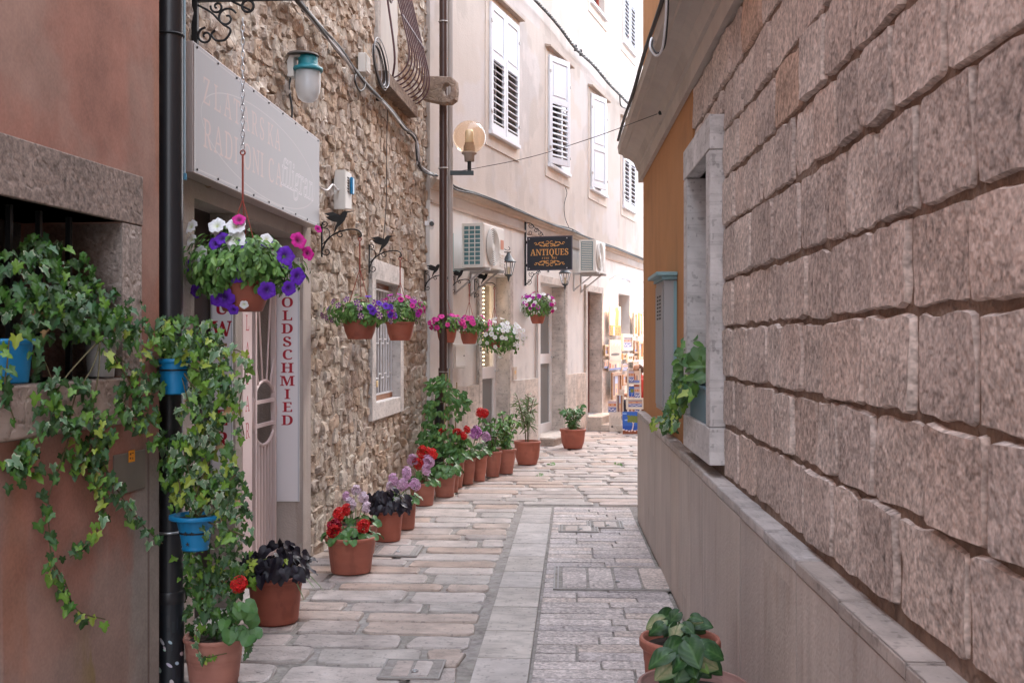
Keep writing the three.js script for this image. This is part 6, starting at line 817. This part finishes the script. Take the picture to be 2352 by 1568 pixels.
// ---------- plants on the right ----------
{
  function big(x, yr, W, D, kind, m, label, leaves, seed) { const R = W / 2 * D / F, p = at(x, CY, D); p.y = 0.006; const h = EYE - (yr - CY) * D / F, t = thing('potted_plant', label, 'potted plant', p); pot(t, kind, R, h, m); const r = rng(seed); for (const [px, py, dD, s, tx, ty, k] of leaves) { const q = at(px, py, D - dD), mm = new THREE.Mesh(LG[k || 'heart'], leafMat); mm.name = 'leaf'; mm.position.copy(q).sub(p); mm.quaternion.copy(pose(dir(r, -0.1, 0.6, 0.75, 0.4), V(tx, -ty, 0.3))); mm.scale.setScalar(s); t.add(mm); mesh('leaf_stalk', tube([mm.position.clone(), mm.position.clone().multiplyScalar(0.5).add(V(0, h * 0.55, 0)), V(0, h * 0.85, 0)], 0.004, 10, 5), M.green, t); } }
  const spread = (cx, cy, rx, ry, n, s0, s1, seed, pale) => { const r = rng(seed), o = []; for (let i = 0; i < n; i++) { const a = i / n * 6.283 + r() * 0.7, q = i < n * 0.35 ? 0.35 : 1; o.push([cx + rx * q * Math.cos(a) * rr(0.7, 1, r), cy + ry * q * Math.sin(a) * rr(0.6, 1, r), rr(-0.06, 0.1, r), rr(s0, s1, r), Math.cos(a) * 1.2, 0.35 + 0.5 * Math.sin(a) + rr(0, 0.4, r), i % pale === 0 ? 'heartPale' : r() < 0.14 ? 'ovalC' : 'heart']); } return o; };
  big(1562, 1466, 186, 4.4, 'classic', M.terra2, 'terracotta pot with broad striped leaves beside the concrete plinth', spread(1562, 1432, 48, 26, 18, 0.045, 0.075, 5, 5), 97);
  big(1592, 1572, 256, 3.72, 'ridged', mat([0.36, 0.2, 0.17], { t: 'terra', roughness: 0.7 }), 'dusky bowl pot of large glossy green leaves in front', spread(1585, 1508, 50, 40, 22, 0.06, 0.1, 8, 9), 98);
  const t = globalThis.planterThing, r = rng(99), f = new Foliage(t, 250, 'leaf'); const rp = (x, y, w) => RW.world(x, y, w);
  for (let i = 0; i < 330; i++) { const a = r() * 6.28, q = Math.sqrt(r()); f.add(LG[pick(['ovalB', 'ovalA', 'roundA'], r)], rp(1588 + 32 * q * Math.cos(a), 838 + 60 * q * Math.sin(a), rr(-0.12, 0.05, r)), dir(r, -0.3, 0.5, 0.7, 0.5), dir(r, -0.3, -0.3, 0.3, 0.8), rr(0.045, 0.08, r)); }
  for (let i = 0; i < 60; i++) f.add(LG[pick(MIX.fresh, r)], rp(rr(1550, 1600, r), rr(862, 905, r), rr(0.02, 0.1, r)), dir(r, -0.4, 0.4, 0.8, 0.4), dir(r, -0.2, -1, 0.2, 0.6), rr(0.04, 0.065, r));
  for (let i = 0; i < 110; i++) { const k = r(); f.add(LG[pick(MIX.fresh, r)], rp(lerp(1568, 1535, k) + rr(-18, 18, r), lerp(890, 985, k), rr(0.05, 0.12, r)), dir(r, -0.4, 0.4, 0.8, 0.4), dir(r, -0.3, -1, 0.2, 0.6), rr(0.04, 0.065, r)); }
  for (let i = 0; i < 16; i++) f.add(LG[pick(MIX.varieg, r)], rp(lerp(1490, 1550, r()), rr(960, 985, r), rr(0.08, 0.13, r)), dir(r, -0.3, 0.4, 0.8, 0.4), dir(r, -0.6, -1, 0.2, 0.6), rr(0.035, 0.055, r));
  f.t = t; f.l.forEach((o) => { o.p.add(t.position); o.p.sub(t.position); const inv = new THREE.Quaternion().copy(t.quaternion).invert(); o.p.applyQuaternion(inv); o.q.premultiply(inv); }); f.flush();
}
{ // weeds in the far joints
  for (const [x, y, n, l] of [[1267, 1068, 16, 'small weed tuft in the paving near the oleander bowl'], [1420, 1066, 12, 'weed tuft in a paving joint near the corner house'], [1238, 1092, 8, 'tiny weed sprouting between slabs beyond the pots']]) { const p = ground(x, y), t = thing('weed_tuft', l, 'weed', p), r = rng(x), f = new Foliage(t, 0); for (let i = 0; i < n * 2; i++) { const a = r() * 6.28; f.add(LG[i % 3 ? 'ovalA' : 'lance'], p.clone().add(V(0.03 * Math.cos(a), 0.01, 0.03 * Math.sin(a))), dir(r, Math.cos(a) * 0.4, 0.8, 0.3, 0.3), V(Math.cos(a), 0.6, Math.sin(a)), rr(0.03, 0.06, r)); } f.flush(); }
}
// ---------- street gallery at the far end ----------
const ART = {
  tree: (g) => { g.fillStyle = '#2f62b8'; g.fillRect(0, 0, 128, 128); g.fillStyle = '#8fb4e0'; for (let i = 0; i < 9; i++) g.fillRect(i * 15, 8 + (i * 37) % 40, 30, 7); g.fillStyle = '#1d4fa8'; g.fillRect(0, 82, 128, 26); g.fillStyle = '#8a4a30'; g.fillRect(0, 106, 128, 22); g.fillStyle = '#e8d8d8'; for (let i = 0; i < 7; i++) g.fillRect(i * 20, 100 + (i * 13) % 9, 14, 7); g.strokeStyle = '#d8c0b8'; g.lineWidth = 8; g.beginPath(); g.moveTo(62, 114); g.quadraticCurveTo(78, 88, 76, 60); g.stroke(); g.lineWidth = 4; g.beginPath(); g.moveTo(76, 70); g.lineTo(96, 50); g.moveTo(76, 68); g.lineTo(58, 50); g.stroke(); g.fillStyle = '#6f7a38'; for (let i = 0; i < 40; i++) { g.beginPath(); g.ellipse(40 + (i * 53) % 78, 26 + (i * 29) % 34, 9, 6, 0, 0, 7); g.fill(); } },
  ships: (g) => { g.fillStyle = '#d6c8bd'; g.fillRect(0, 0, 128, 128); g.fillStyle = '#8f8072'; for (let i = 0; i < 12; i++) g.fillRect(14 + i * 9, 20 + (i * 17) % 22, 3, 66); g.fillStyle = '#57504a'; g.beginPath(); g.ellipse(60, 92, 48, 9, 0, 0, 7); g.fill(); g.fillStyle = '#c9b8ac'; g.fillRect(0, 101, 128, 27); },
  grove: (g) => { g.fillStyle = '#e8d6c0'; g.fillRect(0, 0, 128, 128); g.fillStyle = '#7d8040'; for (let i = 0; i < 26; i++) { g.beginPath(); g.ellipse(66 + (i * 23) % 34, 14 + (i * 19) % 66, 8, 13, 0, 0, 7); g.fill(); } g.fillStyle = '#d98a3c'; g.fillRect(0, 84, 128, 44); g.fillStyle = '#c0562c'; for (let i = 0; i < 14; i++) g.fillRect((i * 31) % 120, 86 + (i * 11) % 34, 12, 6); g.fillStyle = '#f2eee6'; g.fillRect(42, 88, 14, 40); },
  street: (g) => { g.fillStyle = '#c9a58c'; g.fillRect(0, 0, 128, 128); g.fillStyle = '#7b5a58'; g.fillRect(0, 0, 44, 128); g.fillStyle = '#9a6c50'; g.fillRect(88, 0, 40, 128); g.fillStyle = '#b8c0dc'; g.fillRect(44, 0, 44, 50); g.fillStyle = '#e0b890'; g.fillRect(50, 60, 30, 68); g.fillStyle = '#6a78a8'; g.fillRect(58, 84, 12, 30); },
  boats: (g) => { g.fillStyle = '#b9a9b4'; g.fillRect(0, 0, 128, 128); g.fillStyle = '#c89a78'; g.fillRect(0, 26, 128, 30); g.fillStyle = '#6a74a0'; g.fillRect(0, 70, 128, 58); g.fillStyle = '#e8e4ea'; for (let i = 0; i < 6; i++) { g.beginPath(); g.ellipse(14 + i * 21, 84 + (i * 17) % 28, 13, 5, 0, 0, 7); g.fill(); } g.fillStyle = '#b85a38'; g.fillRect(20, 34, 14, 14); g.fillRect(70, 30, 20, 18); },
  town: (g) => { g.fillStyle = '#d8b8a0'; g.fillRect(0, 0, 128, 128); for (let i = 0; i < 18; i++) { g.fillStyle = ['#a85a40', '#d0906a', '#7a6a78', '#e8d0b8'][i % 4]; g.fillRect((i * 29) % 116, 30 + (i * 23) % 60, 20, 30); } g.fillStyle = '#7484b8'; g.fillRect(0, 100, 128, 28); },
};
const artMat = {}; for (const k in ART) artMat[k] = new THREE.MeshStandardMaterial({ roughness: 0.6, map: canvasTex(128, 128, ART[k]) });
const frameM = { wood: mat([0.42, 0.23, 0.11], { roughness: 0.5, t: 'terra' }), gold: mat([0.55, 0.36, 0.17], { roughness: 0.4 }), pale: mat([0.7, 0.62, 0.52], { roughness: 0.6 }) };
function paintingBody(t, W, H, art, fr) {
  const b = fr ? Math.min(0.07, W * 0.12) : 0; mesh('canvas', slab(0, W, 0, H, 0, 0.02), M.whiteRough, t); const f = mesh('picture', panel(W - 2 * b - 0.004, H - 2 * b - 0.004), artMat[art], t); f.position.set(W / 2, H / 2, 0.022);
  if (fr) for (const q of [slab(0, b, 0, H, 0.0, 0.045, 0.006), slab(W - b, W, 0, H, 0.0, 0.045, 0.006), slab(b, W - b, 0, b, 0.001, 0.044, 0.006), slab(b, W - b, H - b, H, 0.001, 0.044, 0.006)]) mesh('frame_strip', q, frameM[fr], t);
}
function onFacade(x0, x1, y0, y1, w, art, fr, label) { const a = FA.hit(x0, y1, w), b = FA.hit(x1, y0, w), t = onWall('painting', label, 'painting', FA, a.u, a.v, w, 'paintings shown at the street gallery'); paintingBody(t, b.u - a.u, FA.hit(x0, y0, w).v - a.v, art, fr); return t; }
function frontal(x0, x1, y0, y1, D, art, fr, label, lean = 0.16) { const a = at(x0, y1, D), t = thing('painting', label, 'painting', a, 0, 'paintings shown at the street gallery'); t.rotation.x = -lean; paintingBody(t, (x1 - x0) * D / F, (y1 - y0) * D / F, art, fr); return t; }
{
  onFacade(1398, 1424, 701, 770, 0.06, 'grove', null, 'tall canvas of trees and white path under the first lamp'); onFacade(1398, 1425, 780, 828, 0.07, 'ships', null, 'pale grey canvas of tall ships hung on the wall'); onFacade(1397, 1424, 829, 851, 0.08, 'town', null, 'small unframed canvas of rooftops below the ships'); onFacade(1402, 1424, 856, 918, 0.12, 'street', 'wood', 'wooden framed picture of a narrow street');
  onFacade(1427, 1450, 767, 806, 0.05, 'boats', 'pale', 'wide pale framed picture of moored boats'); onFacade(1453, 1461, 781, 812, 0.05, 'town', 'wood', 'small brown framed town picture beside the boats'); onFacade(1463, 1474, 783, 826, 0.05, 'street', 'gold', 'gold framed street picture near the orange corner'); onFacade(1452, 1460, 717, 772, 0.05, 'grove', 'pale', 'narrow framed picture under the second lamp'); onFacade(1465, 1472, 717, 772, 0.05, 'town', 'gold', 'slim gilt picture beside the second lamp glow'); onFacade(1454, 1467, 827, 848, 0.1, 'boats', null, 'small white edged print above the picture rack');
  [[1427, 1434, 812, 826, 'town', 'gold', 'tiny gilt town picture below the moored boats'], [1437, 1449, 812, 832, 'grove', 'pale', 'small pale framed grove beside the gilt town picture'], [1428, 1440, 836, 852, 'boats', null, 'little unframed boat sketch above the rack top'], [1427, 1437, 860, 886, 'street', 'wood', 'brown framed alley scene beside the picture rack'], [1452, 1460, 818, 842, 'ships', 'wood', 'small framed ships hung under the town picture'], [1385, 1394, 792, 818, 'boats', 'gold', 'small gilt boat picture next to the red door'], [1386, 1395, 826, 846, 'town', null, 'small bare canvas of houses next to the red door']].forEach(([a, b, c, d, k, f, l]) => onFacade(a, b, c, d, 0.055, k, f, l));
  // rack of prints
  const D = 19.4, p = at(1444, 900, D); p.y = 0; const H = EYE - (846 - CY) * D / F, W = 28 * D / F, t = thing('picture_rack', 'slanted wooden rack holding three rows of sea prints', 'display rack', V(p.x, 0.004, p.z), 0); t.rotation.x = -0.12;
  for (const x of [0, W]) mesh('post', slab(x - 0.015, x + 0.015, 0, H, -0.02, 0.015), frameM.pale, t); for (let i = 0; i < 3; i++) { const y = H - 0.27 - i * 0.29; mesh('shelf', slab(0, W, y - 0.03, y, -0.01, 0.05), frameM.pale, t); for (const k of [0, 1]) { const f = mesh('print', panel(W * 0.44, 0.22), artMat[['boats', 'town', 'tree', 'boats', 'street', 'boats'][i * 2 + k]], t); f.position.set(W * (0.27 + 0.46 * k), y + 0.115, 0.02); } mesh('back_board', slab(0.02, W - 0.02, y, y + 0.24, -0.008, 0.008), frameM.wood, t); }
  frontal(1430, 1472, 945, 997, 18.4, 'tree', null, 'bright blue canvas of a wind-bent tree by the sea'); frontal(1438, 1480, 914, 940, 18.9, 'boats', 'pale', 'wide white framed seascape behind the tree canvas'); frontal(1397, 1422, 921, 948, 19.6, 'boats', null, 'harbour canvas leaning on the stained wall foot', 0.1); frontal(1400, 1428, 946, 993, 18.9, 'ships', null, 'pale blank looking canvas leaning beside the stone step', 0.12); frontal(1416, 1432, 906, 955, 19.3, 'street', 'pale', 'tall white mounted print between the leaning canvases', 0.08); frontal(1423, 1434, 894, 930, 19.8, 'ships', null, 'white board standing behind the leaning prints', 0.04);
  const c = at(1450, 950, 18.72), b = thing('wooden_crate', 'low wooden crate propping up the bright tree canvas', 'crate', V(c.x, 0.004, c.z)); for (const y of [0.03, 0.12, 0.21, 0.3]) mesh('slat', slab(-0.12, 0.14, y - 0.03, y + 0.03, 0.04, 0.05), frameM.pale, b); for (const x of [-0.12, 0.12]) mesh('side', slab(x, x + 0.02, 0, 0.32, -0.1, 0.039), frameM.pale, b); mesh('base', slab(-0.1, 0.12, 0, 0.02, -0.1, 0.038), frameM.pale, b);
}
function galleryLamp(x, y, label) {
  const a = FA.hit(x, y, 0.02), t = facing('gallery_lamp', label, 'lamp', FA, a.u, a.v, 0, 'lit lamps over the street gallery'); mesh('wall_plate', cyl(0.04, 0.04, 0.02, 0, 0, 0, 16).rotateZ(Math.PI / 2), M.white, t); mesh('arm', tube([[0, 0, 0], [0.1, 0.06, 0], [0.26, 0.08, 0], [0.34, 0.04, 0]], 0.009, 24, 6), M.white, t);
  mesh('shade', lathe([[0.02, 0.05], [0.05, 0.045], [0.1, 0.0], [0.125, -0.05], [0.12, -0.05], [0.095, 0], [0.045, 0.04], [0.02, 0.045]], 24).rotateZ(-0.45).translate(0.34, 0.0, 0), M.white, t);
  const em = new THREE.MeshStandardMaterial({ color: 0xffffff, emissive: lin(1, 0.72, 0.5), emissiveIntensity: 1.4 }); mesh('bulb', new THREE.SphereGeometry(0.05, 16, 12).translate(0.325, -0.035, 0), em, t);
  const s = new THREE.SpotLight(lin(1, 0.55, 0.3), 5.5, 0, 1.15, 0.5, 2); s.position.set(0.3, -0.1, 0); s.target.position.set(0.02, -0.85, 0); s.castShadow = true; s.shadow.radius = 3; t.add(s, s.target);
}
galleryLamp(1404, 641, 'lit white lamp on curved arm above the tall tree canvas'); galleryLamp(1462, 655, 'lit white lamp farther along, beside the orange corner');
// ---------- seated person ----------
{
  const base = at(1480, CY, 19.9); base.y = 0; const t = thing('person', 'seated person in red top and dark trousers looking down at hands', 'person', base);
  const sk = [0.56, 0.3, 0.2], red = [0.55, 0.06, 0.04], drk = [0.03, 0.03, 0.05];
  const B = [[[0, 0.44, 0], [-0.03, 0.62, 0], 0.14, 0.13, red], [[-0.03, 0.62, 0], [-0.06, 0.84, 0], 0.13, 0.14, red], [[-0.06, 0.86, 0], [-0.1, 0.97, 0], 0.05, 0.045, sk], [[-0.12, 1.0, 0], [-0.12, 1.09, 0], 0.075, 0.088, sk], [[-0.195, 1.02, 0], [-0.212, 1.01, 0], 0.014, 0.012, sk]];
  for (const s of [-1, 1]) B.push([[0, 0.43, 0.09 * s], [-0.4, 0.45, 0.11 * s], 0.095, 0.065, drk], [[-0.4, 0.45, 0.11 * s], [-0.36, 0.1, 0.12 * s], 0.06, 0.042, drk], [[-0.36, 0.05, 0.12 * s], [-0.5, 0.035, 0.13 * s], 0.045, 0.032, drk], [[-0.06, 0.85, 0.15 * s], [-0.12, 0.62, 0.2 * s], 0.06, 0.048, red], [[-0.12, 0.62, 0.2 * s], [-0.33, 0.6, 0.09 * s], 0.042, 0.03, sk], [[-0.33, 0.6, 0.09 * s], [-0.4, 0.59, 0.06 * s], 0.03, 0.022, sk]);
  for (const s of [-1, 1]) for (let i = 0; i < 5; i++) B.push([[-0.4, 0.59 + 0.004 * i, (0.035 + 0.012 * i) * s], [-0.46 + (i === 4 ? 0.04 : Math.abs(i - 1.5) * 0.008), 0.575 + 0.004 * i, (0.02 + 0.014 * i) * s], 0.01, 0.008, sk]);
  const N = 84, mc = new MarchingCubes(N, new THREE.MeshStandardMaterial(), false, false, 90000), sc = 0.62, cen = V(-0.2, 0.58, 0), half = N / 2; mc.isolation = 0;
  const dist = (x, y, z) => { let d = 9, best = null, bd = 9; for (const b of B) { const [a, c, r0, r1] = b, vx = c[0] - a[0], vy = c[1] - a[1], vz = c[2] - a[2], h = clamp(((x - a[0]) * vx + (y - a[1]) * vy + (z - a[2]) * vz) / (vx * vx + vy * vy + vz * vz)), q = Math.hypot(x - a[0] - vx * h, y - a[1] - vy * h, z - a[2] - vz * h) - lerp(r0, r1, h), k = r0 < 0.02 ? 0.006 : 0.03, m = Math.max(0, k - Math.abs(d - q)) / k; if (q < bd) { bd = q; best = b; } d = Math.min(d, q) - m * m * k * 0.25; } return [d, best]; };
  for (let k = 0; k < N; k++) for (let j = 0; j < N; j++) for (let i = 0; i < N; i++) mc.field[i + j * N + k * N * N] = -dist((i - half) / half * sc + cen.x, (j - half) / half * sc + cen.y, (k - half) / half * sc + cen.z)[0];
  mc.update(); const n = mc.count, pos = new Float32Array(n * 3), nor = new Float32Array(n * 3), col = new Float32Array(n * 3);
  for (let i = 0; i < n; i++) { const p = [0, 1, 2].map((q) => mc.positionArray[i * 3 + q] * sc + cen.getComponent(q)); for (let q = 0; q < 3; q++) { pos[i * 3 + q] = p[q]; nor[i * 3 + q] = mc.normalArray[i * 3 + q]; } const c = dist(...p)[1][4]; col.set(c, i * 3); }
  const g = new THREE.BufferGeometry(); g.setAttribute('position', new THREE.BufferAttribute(pos, 3)); g.setAttribute('normal', new THREE.BufferAttribute(nor, 3)); g.setAttribute('color', new THREE.BufferAttribute(col, 3)); mesh('body', g, new THREE.MeshStandardMaterial({ vertexColors: true, roughness: 0.8 }), t);
  mesh('hair', new THREE.SphereGeometry(0.098, 20, 14, 0, Math.PI * 2, 0, 1.75).rotateZ(-0.55).scale(1, 1.05, 0.92).translate(-0.105, 1.075, 0), mat([0.1, 0.04, 0.02], { roughness: 0.7 }), t);
  const f = (x, y, z, r, m, nm) => mesh(nm, new THREE.SphereGeometry(r, 8, 6).translate(x, y, z), m, t); for (const s of [-1, 1]) { f(-0.198, 1.045, 0.032 * s, 0.008, M.dark, 'eye'); f(-0.115, 1.04, 0.09 * s, 0.018, mat(sk), 'ear'); } mesh('mouth', box(0.006, 0.006, 0.04, -0.196, 0.985, 0), mat([0.35, 0.08, 0.07]), t);
  const st = thing('stool', 'low wooden stool under the seated person', 'stool', V(base.x, 0.004, base.z)); mesh('seat', cyl(0.17, 0.17, 0.04, 0.02, 0.29, 0, 20), frameM.wood, st); for (let i = 0; i < 4; i++) { const a = i * 1.57 + 0.8; mesh('leg', rod(V(0.02 + 0.12 * Math.cos(a), 0.28, 0.12 * Math.sin(a)), V(0.02 + 0.16 * Math.cos(a), 0, 0.16 * Math.sin(a)), 0.016, 8), frameM.wood, st); }
}
scene.traverse((o) => { if (o.isMesh) { o.castShadow = true; o.receiveShadow = true; } });
renderer.render(scene, camera);
